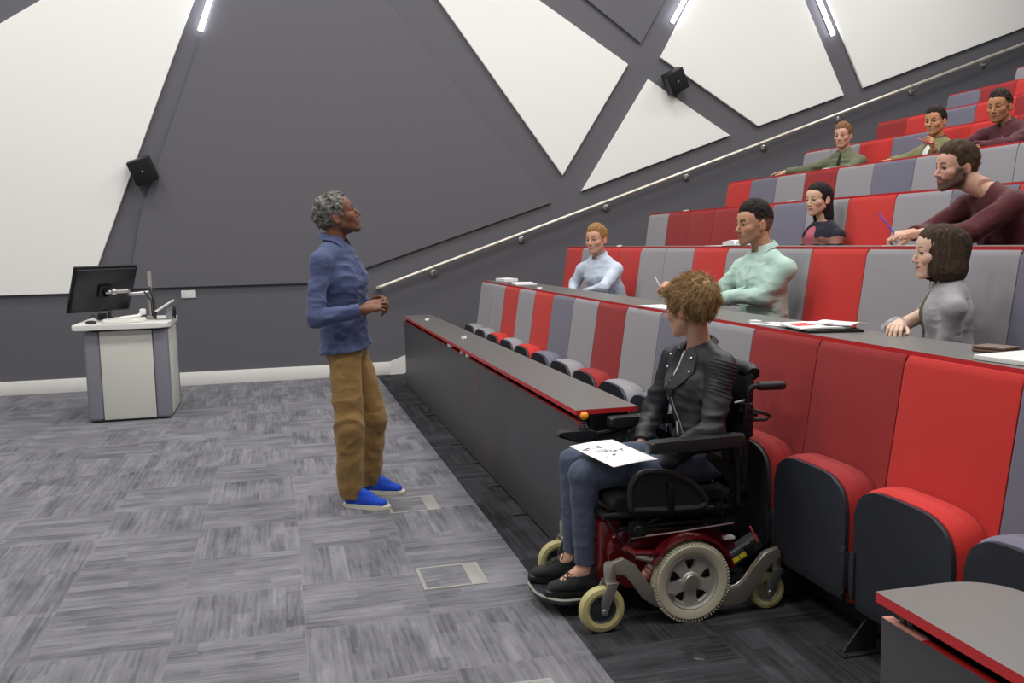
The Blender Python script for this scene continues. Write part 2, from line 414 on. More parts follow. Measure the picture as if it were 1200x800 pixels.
protos = {}
def make_seat(kind, down):
    m = M['seat_'+kind]
    t = empty('tip_up_seat')
    P = seat_meshes()
    obj('backrest', P['backrest'], m, t)
    obj('back_shell', P['back_shell'], M['shell'], t)
    if not down:
        obj('seat_pad', P['seat_pad'], m, t, angle=40); obj('seat_shell', P['seat_shell'], M['shell'], t)
    else:   # the pad tipped down about its hinge
        R = Matrix.Translation((1.975, 0, .378)) @ Matrix.Rotation(math.radians(-89), 4, 'Y') @ Matrix.Translation((-1.99, 0, -.22))
        for nm, mm in (('seat_pad', m), ('seat_shell', M['shell'])):
            b = P[nm]; xf(b, 0, R); obj(nm, b, mm, t, angle=40)
    bm = seat_stand_bm(-1); st = obj('stanchion', bm, M['steel_dark'], t)
    bm = BM(); add_box(bm, 1.885, 2.10, -SW/2-.03, -SW/2+.03, 0, .008, bev=.002)
    for xx, yy in ((1.90, -.02), (1.90, .02), (2.08, 0)): add_lathe(bm, [(.006, .008), (.006, .012), (0, .014)], (xx, -SW/2+yy, 0), (0, 0, 1), 8)
    obj('foot_plate', bm, M['steel_dark'], st)
    for s in (-1, 1):
        bm = BM(); y = s*(SW/2-.028)
        if not down:
            add_box(bm, 1.908, 1.917, y-.011, y+.011, .215, .39, bev=.002)
            add_box(bm, 1.908, 2.0, y+s*.010-.002, y+s*.010+.004, .24, .37, bev=.001)
            add_box(bm, 1.925, 1.96, y+s*.014, y+s*.0215, .27, .34, bev=.004)
            for z in (.235, .30, .37): add_lathe(bm, [(.004, 0), (.004, .003), (0, .004)], (1.908, y, z), (-1, 0, 0), 8)
        else:
            add_box(bm, 1.93, 2.00, y-.008, y+.008, .27, .31, bev=.002)
        obj('hinge_plate', bm, M['steel_dark'], t)
    return t

ROWS = {1: 'GGRGRBGDGBGDDRB', 2: 'RGRRGGRGGRGGBR', 3: 'GDDDRBGRGBRG', 4: 'RBGDGBGGGRB', 5: 'GGRBRRDGR', 6: 'DRBRDGB', 7: 'BDRGR', 8: 'GR'}
OCC = {}     # (row, seat) taken by somebody: the pad is down
KIND = {'G': 'grey', 'B': 'blue', 'R': 'red', 'D': 'dark'}
WORD = {'G': 'light grey', 'B': 'blue-grey', 'R': 'bright red', 'D': 'deep red'}
ORD = ['first', 'second', 'third', 'fourth', 'fifth', 'sixth', 'seventh', 'eighth', 'ninth', 'tenth', 'eleventh', 'twelfth', 'thirteenth', 'fourteenth', 'fifteenth', 'sixteenth']
for rc, si in [(2, 3), (2, 8), (2, 11), (3, 6), (3, 10), (5, 2), (5, 4), (5, 6)]: OCC[(rc, si)] = 1
for row, s in ROWS.items():
    for i, ch in enumerate(s):
        down = (row, i) in OCC; key = (ch, down)
        if key not in protos: protos[key] = make_seat(KIND[ch], down); t = protos[key]
        else: t = copy_thing(protos[key])
        t.location = (PITCH*(row-1), YEND-SW*(i+.5), RISE*(row-1))
        end = ', at the wall end' if i == 0 else f', {ORD[i]} from the wall'
        tag(t, f"{WORD[ch]} tip-up seat{' with its pad down' if down else ''}{end} in the {ORD[row-1]} row", 'seat', f'tip-up seats of the {ORD[row-1]} row')

# ---------------------------------------------------------------- desks
def desk_top(x0, x1, y0, y1, z, parent, cut=0.0, th=.022):
    """grey laminate board with red plywood edges"""
    bm = BM()
    pts = [(x0, y1), (x1, y1), (x1, y0), (x0, y0)]
    if cut: pts = [(x0, y1), (x1, y1), (x1, y0), (x0, y0)]; pts = round_poly(pts, [0, cut, 0, 0], 10)
    add_prism(bm, pts, lambda u, v, w: (u, v, z-w), th)
    for f in bm.faces: f.material_index = 0 if f.normal.z > .9 or f.normal.z < -.9 else 1
    bm.normal_update()
    for f in bm.faces: f.material_index = 0 if abs(f.normal.z) > .9 else 1
    return obj('desk_top', bm, [M['desk_top'], M['red_edge']], parent, smooth=False)

def port(x, y, z, name_lab, grp='cable ports in the desk tops'):
    t = empty('cable_port', (x, y, z), label=name_lab, cat='cable port', group=grp)
    bm = BM(); add_lathe(bm, [(0, .006), (.026, .006), (.036, .004), (.038, 0)], (0, 0, 0), (0, 0, 1), 20)
    for v in bm.verts: v.co.y *= 1.35
    obj('rim', bm, M['silver'], t)
    bm = BM(); add_box(bm, -.012, .026, -.03, .03, .004, .012, bev=.003); 
    obj('flap', bm, M['white_plastic'], t)

def front_desk(x, y0, y1, joints, lab, cut=0.0):
    """modesty-panel desk: panels, slot with dark back, tops, brackets"""
    t = empty('lecture_desk', (0, 0, 0), label=lab, cat='desk', group='desks in front of the first row')
    ys = [y1]+joints+[y0]
    for a, b in zip(ys, ys[1:]):
        desk_top(x, x+.295, b+.002, a-.002, .75, t, cut=cut if a == y1 else 0)
        bm = BM(); add_box(bm, x+.014, x+.034, b+.004, a-.004, .012, .694, bev=.001)
        bm.normal_update()
        for f in bm.faces:
            if f.normal.z > .7 or abs(f.normal.y) > .7: f.material_index = 1
        obj('front_panel', bm, [M['desk_panel'], M['red_edge']], t, smooth=False)
        bm = BM(); add_box(bm, x+.07, x+.09, b+.02, a-.02, .55, .727, bev=.001); obj('cable_tray', bm, M['black'], t, smooth=False)
        n = max(2, int((a-b)/.6))
        for q in range(n+1):
            yy = b+.06+(a-b-.12)*q/n
            bm = BM(); add_box(bm, x+.03, x+.27, yy-.003, yy+.003, .60, .727); add_box(bm, x+.03, x+.06, yy-.02, yy+.02, .68, .726, bev=.002); add_lathe(bm, [(.007, 0), (.007, .006), (0, .008)], (x+.12, yy-.003, .66), (0, -1, 0), 8); obj('bracket', bm, M['steel_dark'], t)
    for yy in [y0+.35+q*.62 for q in range(int((y1-y0)/.62))]:
        bm = BM(); add_box(bm, x-.06, x+.05, yy-.025, yy+.025, 0, .008, bev=.002); add_box(bm, x+.034, x+.045, yy-.02, yy+.02, 0, .12); obj('foot_plate', bm, M['steel_dark'], t)
    return t
front_desk(1.25, 3.83, 9.66, [5.945], 'long dark front desk with red edges between the lecturer and the seats')
t = front_desk(1.19, -1.2, 1.63, [.2], 'dark desk with red edges nearest the viewer, in front of the seats', cut=.2)
bm = BM(); add_box(bm, 1.203, 1.2255, 1.50, 1.622, .694, .6952); o = obj('worn_edge', bm, M['red_edge_pale'], t, smooth=False); o['label'] = 'pale pink worn stretch of the red panel edge'
# scraps and plugs lying in the slot of the long desk
for yy, w in ((7.05, .10), (6.55, .05), (6.35, .06)):
    bm = BM(); add_box(bm, 1.262, 1.30, yy-w/2, yy+w/2, .694, .718, bev=.004)
    o = obj('plug', bm, M['white_plastic'], None); tag(o, {7.05: 'largest white plug in the slot of the long front desk', 6.55: 'white plug in the slot, between the larger plug and the corner plug', 6.35: 'white plug in the desk slot nearest the panel joint'}[yy], 'plug', 'white plugs in the slot of the front desk')
port(1.40, 9.0, .75, 'cable port on the front desk nearest the wall'); port(1.40, 7.15, .75, 'second cable port from the wall on the front desk')

for r in range(1, 9):
    x = X0+PITCH*(r-1); z = RISE*r+.743
    t = empty('tier_desk', (0, 0, 0), label=f'continuous grey desk with red edge behind the {ORD[r-1]} row of backrests', cat='desk', group='continuous desks on the tiers')
    y0 = {1: 1.0, 2: 2.4}.get(r, 3.0)
    a = YEND+.01; 
    while a > y0:
        b = max(y0, a-4*SW); desk_top(x, x+.31, b+.0008, a-.0008, z, t, th=.028); a = b
    bm = BM(); add_box(bm, x+.022, x+.034, y0, YEND, RISE*r-.01 if r < 8 else 2.7, z-.03); obj('support_panel', bm, M['shell'], t, smooth=False)
    for q in range(int((YEND-y0)/(2*SW))+1):
        yy = YEND-.05-q*2*SW
        bm = BM(); add_prism(bm, [(x+.034, z-.031), (x+.29, z-.031), (x+.034, z-.2)], lambda u, v, w: (u, yy+w, v), .006); obj('bracket', bm, M['steel_dark'], t, smooth=False)
PORTS = [(1, 7.75, 'front'), (1, 3.98, 'front'), (2, 8.35, 'second'), (3, 8.95, 'third'), (3, 6.9, 'third'), (4, 7.9, 'fourth'), (5, 9.0, 'fifth'), (6, 8.7, 'sixth'), (2, 5.7, 'second'), (4, 6.3, 'fourth')]
seen = {}
for r, y, w in PORTS:
    k_ = seen.get(r, 0); seen[r] = k_+1
    port(X0+PITCH*(r-1)+.055, y, RISE*r+.743, f"cable port on the desk behind the {ORD[r-1]} row, {'nearer the wall' if k_ == 0 else 'further from the wall'}")

# floor boxes, vent
for j, (x0, x1, y0, y1) in enumerate([(.547, .83, 5.03, 5.335), (.55, .84, 3.84, 4.12), (.57, .845, 2.62, 2.91)]):
    t = empty('floor_box', ((x0+x1)/2, (y0+y1)/2, 0), label=['carpeted floor box beside the lecturer\'s blue shoes', 'carpeted floor box before the wheelchair footplate', 'floor box cut off by the bottom edge of the view'][j], cat='floor box', group='floor boxes set in the carpet')
    hx, hy = (x1-x0)/2, (y1-y0)/2
    bm = BM(); o_ = [(-hx, -hy), (hx, -hy), (hx, hy), (-hx, hy)]; w = .016
    add_box(bm, -hx, hx, -hy, -hy+w, 0, .003); add_box(bm, -hx, hx, hy-w, hy, 0, .003); add_box(bm, -hx, -hx+w, -hy+w, hy-w, 0, .003); add_box(bm, hx-w, hx, -hy+w, hy-w, 0, .003)
    obj('trim_frame', bm, M['floor_metal'], t, smooth=False)
    bm = BM(); add_box(bm, hx-.075, hx-w, -hy+w, hy-w, 0, .0035, bev=.001); obj('cable_flap', bm, M['floor_metal'], t)
    bm = BM(); add_box(bm, -hx+w, hx-.076, -hy+w, hy-w, 0, .002); obj('lid', bm, M['carpet_light'], t, smooth=False)
t = empty('floor_grille', (1.11, 4.02, 0), label='small ribbed dark floor grille behind the wheelchair footplate', cat='grille')
bm = BM(); add_box(bm, -.07, .05, -.13, .06, 0, .003); obj('plate', bm, M['black'], t, smooth=False)
bm = BM()
for q in range(9): add_box(bm, -.066+q*.013, -.060+q*.013, -.125, .055, .003, .006)
obj('grating', bm, M['steel_dark'], t, smooth=False)
t = empty('floor_disc', (1.406, 2.913, 0), label='small round dark floor cap in the dark carpet', cat='floor cap')
bm = BM(); add_lathe(bm, [(0, .003), (.022, .004), (.028, .0)], (0, 0, 0), (0, 0, 1), 16); obj('cap', bm, M['steel_dark'], t)

# ---------------------------------------------------------------- lectern and what stands on it
t = empty('lectern', (-1.32, 8.57, 0), label='white and grey lectern cabinet standing before the dark wall', cat='lectern')
W0, W1, D = -.345, .345, .82
bm = BM(); add_box(bm, W0+.13, W1-.13, .006, .05, .022, .80, bev=.002); obj('front_panel', bm, M['cream'], t)
for a, b in ((W0, W0+.128), (W1-.128, W1)):
    bm = BM(); add_box(bm, a, b, 0, .10, .012, .805, bev=.03, seg=4); obj('corner_post', bm, M['grey_metal'], t)
for s, x in ((-1, W0), (1, W1)):
    bm = BM(); add_box(bm, x-.012 if s > 0 else x+.004, x-.004 if s > 0 else x+.012, .11, D-.08, .03, .79, bev=.002); obj('side_panel', bm, M['cream'], t)
    bm = BM(); add_box(bm, min(x, x-s*.09), max(x, x-s*.09), D-.09, D, .012, .805, bev=.02, seg=3); obj('corner_post', bm, M['grey_metal'], t)
bm = BM(); add_box(bm, W0+.02, W1-.02, .06, D-.01, .0, .80, bev=.002); obj('cabinet_body', bm, M['grey_metal'], t)
bm = BM(); add_box(bm, W0+.06, W1-.06, .012, .03, .795, .815); 
for q in range(30): add_box(bm, W0+.08+q*.018, W0+.088+q*.018, .004, .014, .797, .812)
obj('vent_slot', bm, M['black'], t, smooth=False)
bm = BM(); add_prism(bm, round_poly([(-.42, -.07), (.345, -.07), (.375, .02), (.355, .86), (-.42, .86)], [.03, .05, .05, .03, .03]), lambda u, v, w: (u, v, .865-w), .045, bev=.006); obj('worktop', bm, M['skirt'], t)
# monitor on its arm
t = empty('monitor', (-1.52, 8.93, .868), rz=0, label='black monitor on a silver arm above the lectern, seen from behind', cat='monitor')
bm = BM()
R = Matrix.Translation((-.020, 0, .285)) @ Matrix.Rotation(math.radians(34), 4, 'Z') @ Matrix.Rotation(math.radians(29), 4, 'X')
add_box(bm, -.285, .285, .0, .022, -.235, .235, bev=.006); add_box(bm, -.275, .275, -.022, .004, -.22, .22, bev=.018, seg=3); xf(bm, 0, R); obj('housing', bm, M['black_gloss'], t)
bm = BM(); add_box(bm, -.272, .272, .0215, .0235, -.22, .222); xf(bm, 0, R); obj('screen', bm, M['black_gloss'], t, smooth=False)
bm = BM(); add_box(bm, -.23, .23, -.0235, -.021, .195, .201); xf(bm, 0, R); obj('back_groove', bm, M['black'], t, smooth=False)
bm = BM(); add_box(bm, -.055, .055, -.05, -.02, -.06, .06, bev=.006); add_lathe(bm, [(.03, -.03), (.03, 0)], (0, -.05, 0), (0, 1, 0), 16); xf(bm, 0, R); obj('mount_plate', bm, M['dark_metal'], t)
bm = BM(); add_lathe(bm, [(0, .0), (.045, 0), (.045, .02), (.019, .024), (.019, .43), (0, .433)], (.375, .03, 0), (0, 0, 1), 20); obj('pole', bm, M['silver_paint'], t)
bm = BM(); add_tube(bm, [R @ Vector((0, -.055, 0)), (.06, -.02, .262), (.20, -.02, .268)], .019, 12); add_tube(bm, [(.20, -.02, .268), (.21, -.02, .235), (.375, .03, .242)], .02, 12); add_ball(bm, (.075, -.02, .262), .03); obj('arm', bm, M['silver'], t)
bm = BM(); add_tube(bm, [(.375, .0, .29), (.405, -.03, .20), (.42, -.07, .08), (.42, -.09, .01)], .013, 8); add_tube(bm, [(.33, .0, .25), (.39, -.05, .18), (.40, -.08, .03)], .009, 8); add_tube(bm, [R @ Vector((.03, -.05, -.1)), (-.08, -.1, .03), (.02, -.13, .008), (.2, -.1, .006)], .005, 6); obj('cable', bm, M['black'], t)
t = empty('touch_panel', (-.985, 8.88, .866), label='small tilted white control panel at the end of the lectern top', cat='control panel')
bm = BM(); add_box(bm, -.10, .07, -.11, .11, -.009, .009, bev=.006); xf(bm, 0, Matrix.Translation((-.02, 0, .13)) @ Matrix.Rotation(math.radians(-32), 4, 'Y')); obj('panel_body', bm, M['white_plastic'], t)
bm = BM(); add_box(bm, -.02, .03, -.05, .05, 0, .12, bev=.006); obj('stand', bm, M['grey_metal'], t)
bm = BM(); add_ball(bm, (.05, -.02, .06), .04, (.35, .9, 1.5)); obj('speaker_back', bm, M['black'], t)
t = empty('document_camera', (-1.42, 8.78, .868), label='white document camera lying flat on the lectern top', cat='document camera')
bm = BM(); add_prism(bm, round_poly([(-.10, -.16), (.20, -.19), (.26, -.10), (.24, .10), (-.08, .12)], .05), lambda u, v, w: (u, v, w), .028, bev=.008); obj('base', bm, M['skirt'], t)
bm = BM(); add_tube(bm, [(.05, -.1, .035), (.2, -.1, .05), (.245, -.05, .09)], .016, 10); obj('arm', bm, M['skirt'], t)
bm = BM(); add_box(bm, .21, .26, -.1, -.04, .06, .11, bev=.01); obj('camera_head', bm, M['skirt'], t)
bm = BM(); add_box(bm, -.06, .08, -.05, .05, 0, .02, bev=.006); add_box(bm, -.05, .02, -.045, -.01, .02, .06, bev=.006); add_box(bm, .035, .055, -.04, .04, .02, .075, bev=.004); add_tube(bm, [(-.05, -.04, .02), (-.09, -.05, .05), (-.12, -.02, .012)], .004, 6); o = obj('desk_phone', bm, M['black']); o.location = (-1.57, 9.1, .868); tag(o, 'black phone base under the lectern monitor', 'phone')
bm = BM(); add_ball(bm, (0, 0, .012), .03, (1.0, 1.7, .55)); xf(bm, 0, Matrix.Rotation(math.radians(70), 4, 'Z')); o = obj('computer_mouse', bm, M['black']); o.location = (-1.60, 8.62, .868); tag(o, 'black computer mouse near the edge of the lectern top', 'mouse')
bm = BM(); add_ball(bm, (0, 0, .016), .02, (2.6, 1.0, .7)); o = obj('remote_control', bm, M['black']); o.location = (-1.47, 8.70, .868); tag(o, 'black handset lying beside the mouse on the lectern', 'handset')
bm = BM(); add_box(bm, -.09, .09, -.06, .06, 0, .012, bev=.004); xf(bm, 0, Matrix.Rotation(.05, 4, 'Z')); o = obj('laptop_dock', bm, M['dark_metal']); o.location = (-1.30, 9.15, .868); tag(o, 'flat dark dock at the far side of the lectern top', 'dock')
# ---------------------------------------------------------------- smooth bodies: distance fields turned into one continuous skin
NRM = lambda v: np.asarray(v, float)/max(1e-9, np.linalg.norm(v))
_rg = np.random.RandomState(11); _LAT = _rg.rand(32, 32, 32).astype(np.float32)*2-1
def vnoise(x, y, z):
    """smooth value noise on arrays"""
    x, y, z = np.broadcast_arrays(x, y, z)
    xi, yi, zi = np.floor(x).astype(np.int32), np.floor(y).astype(np.int32), np.floor(z).astype(np.int32)
    fx, fy, fz = x-xi, y-yi, z-zi
    fx, fy, fz = fx*fx*(3-2*fx), fy*fy*(3-2*fy), fz*fz*(3-2*fz)
    g = lambda a, b, c: _LAT[(xi+a) & 31, (yi+b) & 31, (zi+c) & 31]
    x00 = g(0, 0, 0)*(1-fx)+g(1, 0, 0)*fx; x10 = g(0, 1, 0)*(1-fx)+g(1, 1, 0)*fx
    x01 = g(0, 0, 1)*(1-fx)+g(1, 0, 1)*fx; x11 = g(0, 1, 1)*(1-fx)+g(1, 1, 1)*fx
    return (x00*(1-fy)+x10*fy)*(1-fz)+(x01*(1-fy)+x11*fy)*fz

def smin(a, b, k):
    if k <= 1e-6: return np.minimum(a, b)
    h = np.clip(.5+.5*(b-a)/k, 0, 1); return b*(1-h)+a*h-k*h*(1-h)
def smax(a, b, k): return -smin(-a, -b, k)

class Field:
    def __init__(s, lo, hi, h):
        s.lo = np.asarray(lo, float); s.h = h
        s.n = (np.ceil((np.asarray(hi, float)-s.lo)/h).astype(int)+1)
        s.V = np.full(s.n, .5, np.float32)
        s.ax = [(s.lo[i]+h*np.arange(s.n[i])).astype(np.float32) for i in range(3)]
    def block(s, lo, hi, m):
        sl = []
        for i in range(3):
            a = int(np.clip(math.floor((lo[i]-m-s.lo[i])/s.h), 0, s.n[i]-1)); b = int(np.clip(math.ceil((hi[i]+m-s.lo[i])/s.h)+1, 1, s.n[i]))
            sl.append(slice(a, max(b, a+1)))
        X = s.ax[0][sl[0]][:, None, None]; Y = s.ax[1][sl[1]][None, :, None]; Z = s.ax[2][sl[2]][None, None, :]
        return tuple(sl), X, Y, Z
    def _mix(s, fn, lo, hi, k, mode):
        sl, X, Y, Z = s.block(lo, hi, k+3*s.h+.004)
        d = fn(X, Y, Z); v = s.V[sl]
        if mode == 'add': s.V[sl] = smin(v, d, k)
        elif mode == 'cut': s.V[sl] = smax(v, -d, k)
    def cone(s, a, b, r1, r2, k=.01, mode='add', flat=False, ext=0):
        a = np.asarray(a, float); b = np.asarray(b, float); ba = b-a; L2 = max(1e-9, ba@ba); L = L2**.5; r = max(r1, r2)
        def fn(X, Y, Z):
            px, py, pz = X-a[0], Y-a[1], Z-a[2]
            t = (px*ba[0]+py*ba[1]+pz*ba[2])/L2; tc = np.clip(t, 0, 1)
            d = np.sqrt((px-tc*ba[0])**2+(py-tc*ba[1])**2+(pz-tc*ba[2])**2)-(r1+(r2-r1)*tc)
            if flat: d = np.maximum(d, (t-1)*L)
            return d
        s._mix(fn, np.minimum(a, b)-r, np.maximum(a, b)+r, k, mode)
    def econe(s, a, b, wd0, wd1, right, k=.02, mode='add', flat=False, fla=False):
        """elliptical tapered limb: half width along `right`, half depth across it"""
        a = np.asarray(a, float); b = np.asarray(b, float); ba = b-a; L = max(1e-6, np.linalg.norm(ba)); u = ba/L
        rt = np.asarray(right, float); rt = NRM(rt-u*(rt@u)); fw_ = np.cross(u, rt)
        def fn(X, Y, Z):
            px, py, pz = X-a[0], Y-a[1], Z-a[2]
            t = (px*u[0]+py*u[1]+pz*u[2])/L; tc = np.clip(t, 0, 1)
            w_ = wd0[0]+(wd1[0]-wd0[0])*tc; d_ = wd0[1]+(wd1[1]-wd0[1])*tc
            qx = px*rt[0]+py*rt[1]+pz*rt[2]; qy = px*fw_[0]+py*fw_[1]+pz*fw_[2]; qz = (t-tc)*L
            m_ = np.minimum(w_, d_)
            k0 = np.sqrt((qx/w_)**2+(qy/d_)**2+(qz/m_)**2); k1 = np.sqrt((qx/w_**2)**2+(qy/d_**2)**2+(qz/m_**2)**2)+1e-9
            d = k0*(k0-1)/k1
            if flat: d = np.maximum(d, (t-1)*L)
            if fla: d = np.maximum(d, -t*L)
            return d
        r = max(wd0+wd1)
        s._mix(fn, np.minimum(a, b)-r, np.maximum(a, b)+r, k, mode)
    def ell(s, c, r, k=.01, mode='add', R=None):
        c = np.asarray(c, float); r = np.asarray(r, float); R = np.eye(3) if R is None else np.asarray(R, float)   # rows of R: local axes
        def fn(X, Y, Z):
            px, py, pz = X-c[0], Y-c[1], Z-c[2]
            q = [px*R[i, 0]+py*R[i, 1]+pz*R[i, 2] for i in range(3)]
            k0 = np.sqrt(sum((q[i]/r[i])**2 for i in range(3))); k1 = np.sqrt(sum((q[i]/r[i]**2)**2 for i in range(3)))+1e-9
            return k0*(k0-1)/k1
        m = r.max() if not np.allclose(R, np.eye(3)) else r
        s._mix(fn, c-m, c+m, k, mode)
    def plane(s, c, n, k=.004):
        """keep only the side the normal points away from"""
        n = NRM(n); X, Y, Z = s.ax[0][:, None, None], s.ax[1][None, :, None], s.ax[2][None, None, :]
        s.V = smax(s.V, ((X-c[0])*n[0]+(Y-c[1])*n[1]+(Z-c[2])*n[2]).astype(np.float32), k)
    def fold(s, amp, f, seed=0, calm=()):
        """cloth folds: ridged noise, finer across than along"""
        X, Y, Z = s.ax[0][:, None, None], s.ax[1][None, :, None], s.ax[2][None, None, :]
        near = np.abs(s.V) < amp*3+2*s.h
        ii = np.nonzero(near)
        x, y, z = s.ax[0][ii[0]], s.ax[1][ii[1]], s.ax[2][ii[2]]
        wx = vnoise(x*5+seed, y*5, z*5); wy = vnoise(x*5, y*5+seed+9, z*5)
        n = vnoise(x*f[0]+wx*1.3+seed, y*f[1]+wy*1.3, z*f[2]+wx+seed*1.7)
        n = 1-np.sqrt(n*n*4+.02)*1.25
        n2 = vnoise(x*f[0]*1.9+7+seed+wx, y*f[1]*1.9+wy, z*f[2]*1.5); n2 = 1-np.sqrt(n2*n2*4+.02)*1.3
        k = 1.0
        for c, r in calm: k = k*(.18+.82*sstep(r*.45, r, np.sqrt((x-c[0])**2+(y-c[1])**2+(z-c[2])**2)))
        s.V[ii] += (-amp*k*(n*.95+n2*.55-.25)).astype(np.float32)
    def mesh(s):
        V = s.V; V[0], V[-1], V[:, 0], V[:, -1], V[:, :, 0], V[:, :, -1] = .5, .5, .5, .5, .5, .5
        S = V < 0
        n = np.array(V.shape)-1
        cnt = np.zeros(n, np.uint8)
        for i in (0, 1):
            for j in (0, 1):
                for k in (0, 1): cnt += S[i:i+n[0], j:j+n[1], k:k+n[2]]
        act = (cnt > 0) & (cnt < 8)
        idx = -np.ones(n, np.int64); ci = np.argwhere(act); idx[act] = np.arange(len(ci))
        acc = np.zeros((len(ci), 3)); num = np.zeros(len(ci))
        cor = [(0, 0, 0), (1, 0, 0), (0, 1, 0), (1, 1, 0), (0, 0, 1), (1, 0, 1), (0, 1, 1), (1, 1, 1)]
        vals = [V[ci[:, 0]+c[0], ci[:, 1]+c[1], ci[:, 2]+c[2]].astype(float) for c in cor]
        for a in range(8):
            for ax in range(3):
                if cor[a][ax]: continue
                b = a+(1, 2, 4)[ax]; va, vb = vals[a], vals[b]
                cr = (va < 0) != (vb < 0)
                t = np.where(cr, va/(va-vb+1e-12*(va == vb)), 0)
                p = np.array(cor[a], float)[None]+np.eye(3)[ax][None]*t[:, None]
                acc[cr] += p[cr]; num[cr] += 1
        P = s.lo+(ci+acc/num[:, None])*s.h
        quads = []
        for ax in range(3):
            o1, o2 = (ax+1) % 3, (ax+2) % 3
            sl0 = [slice(None)]*3; sl1 = [slice(None)]*3; sl0[ax] = slice(0, -1); sl1[ax] = slice(1, None)
            A, B = S[tuple(sl0)], S[tuple(sl1)]
            e = np.argwhere(A != B)
            ok = (e[:, o1] > 0) & (e[:, o2] > 0) & (e[:, o1] < n[o1]) & (e[:, o2] < n[o2]); e = e[ok]
            fl = A[e[:, 0], e[:, 1], e[:, 2]]
            q = []
            for d1, d2 in ((0, 0), (1, 0), (1, 1), (0, 1)):
                c = e.copy(); c[:, o1] -= d1; c[:, o2] -= d2; q.append(idx[c[:, 0], c[:, 1], c[:, 2]])
            q = np.stack(q, 1); q[~fl] = q[~fl][:, ::-1]; quads.append(q)
        Q = np.concatenate(quads); Q = Q[(Q >= 0).all(1)]
        return P, Q

def join(parts):
    Ps, Qs, Cs, o = [], [], [], 0
    for P, Q, c in parts:
        Ps.append(P); Qs.append(Q+o); Cs.append(c); o += len(P)
    return np.concatenate(Ps), np.concatenate(Qs), np.concatenate(Cs)

def nmesh(name, P, Q, m, parent=None, col=None, smooth=True):
    me = bpy.data.meshes.new(name); nq = len(Q)
    me.vertices.add(len(P)); me.vertices.foreach_set('co', np.asarray(P, np.float32).ravel())
    me.loops.add(nq*Q.shape[1]); me.loops.foreach_set('vertex_index', Q.ravel().astype(np.int32))
    me.polygons.add(nq); me.polygons.foreach_set('loop_start', (np.arange(nq)*Q.shape[1]).astype(np.int32))
    me.update(calc_edges=True); me.validate()
    if smooth: me.polygons.foreach_set('use_smooth', [True]*len(me.polygons))
    if col is not None and len(me.vertices) == len(P):
        a = me.color_attributes.new('pigment', 'FLOAT_COLOR', 'POINT')
        c4 = np.ones((len(P), 4), np.float32); c4[:, :3] = col; a.data.foreach_set('color', c4.ravel())
    me.materials.append(m)
    o = bpy.data.objects.new(name, me); C.objects.link(o)
    if parent is not None: o.parent = parent
    return o

L3 = lambda h: np.array(srgb(h)[:3])

# ---------------------------------------------------------------- heads (local axes: x = the person's right, y = forward, z = up, origin between the ears at eye height)
def sstep(a, b, x): t = np.clip((x-a)/(b-a), 0, 1); return t*t*(3-2*t)

def head_field(F, p, h=.003):
    """adds the skull and face to field G in local space"""
    w = p.get('w', 1.0); jaw = p.get('jaw', 1.0); sm = p.get('smile', 0); nose = p.get('nose', 1.0); ch = p.get('chin', 1.0); fem = p.get('fem', 0)
    G = F
    G.ell((0, -.014, .034), (.077*w, .099, .088), .0)
    G.ell((0, .030, -.022), (.0605*w, .066, .087), .03)                  # face mass
    G.ell((0, .050, .045), (.058*w, .046, .050), .03)                   # forehead
    for s_ in (-1, 1):
        G.cone((s_*.053*w*jaw, .002, -.052), (s_*.020*jaw, .066, -.099*ch), .020, .0145, .024)     # jaw line
        G.ell((s_*.046*w, .058, -.022), (.021, .022, .020), .022)       # cheek bone
        if sm: G.ell((s_*.037*w, .069, -.034), (.017, .016, .014), .014)
    G.ell((0, .074, -.103*ch), (.021*jaw, .017, .015), .018)            # chin
    G.ell((0, .076, -.066), (.030, .020, .026), .018)                   # muzzle
    br = .0105 if not fem else .007
    for s_ in (-1, 1):
        G.cone((s_*.012, .088, .016), (s_*.046*w, .071, .017), br, br*.8, .014)                   # brow
        G.ell((s_*.0325*w, .099, -.001), (.0165, .018, .0115), .010, 'cut')                         # socket
        G.ell((s_*.0315*w, .0765, -.001), (.0132, .0132, .0125), .0015)                            # eyeball
        G.cone((s_*.0175*w, .0865, .0055), (s_*.0325*w, .0885, .0085), .0035, .004, .003)
        G.cone((s_*.0325*w, .0885, .0085), (s_*.0455*w, .0775, .004), .004, .003, .003)           # upper lid
        G.cone((s_*.019*w, .0855, -.0075), (s_*.043*w, .0785, -.007), .0032, .0032, .003)          # lower lid
    nl = .108+.012*(nose-1)*2
    G.cone((0, .090, .010), (0, .0985+.006*nose, -.017), .0068, .0078, .010)                                 # bridge
    G.cone((0, .0985+.005*nose, -.017), (0, nl+.0025*nose, -.034), .0078, .0098, .006)
    for s_ in (-1, 1): G.ell((s_*.0115, .099, -.038), (.0075, .010, .0068), .006)
    mz = -.066; up = .004*sm
    for s_ in (-1, 1):
        G.cone((0, .0975, mz+.0045), (s_*(.022+.004*sm), .0865-.002*sm, mz+.001+up), .0048, .0028, .004)
        G.cone((0, .0960, mz-.0055), (s_*(.020+.004*sm), .0860-.002*sm, mz-.001+up), .0056, .0030, .004)
        G.cone((s_*.0002, .1035, mz-.0002), (s_*(.024+.005*sm), .0900-.002*sm, mz+.001+up*1.3), .0016, .0014, .002, 'cut')
        # ears
        an = math.radians(18*1); e1 = np.array([s_*.9, .42, 0]); e1 = NRM(e1)
        R = np.array([e1, np.cross([0, 0, 1], e1), [0, 0, 1]])
        G.ell((s_*.0805*w, -.012, -.006), (.0085, .0185, .031), .006, R=R)
        G.ell((s_*.0885*w, -.006, -.002), (.0055, .0105, .019), .004, 'cut', R=R)
        G.ell((s_*.0775*w, .002, -.027), (.006, .008, .010), .006)

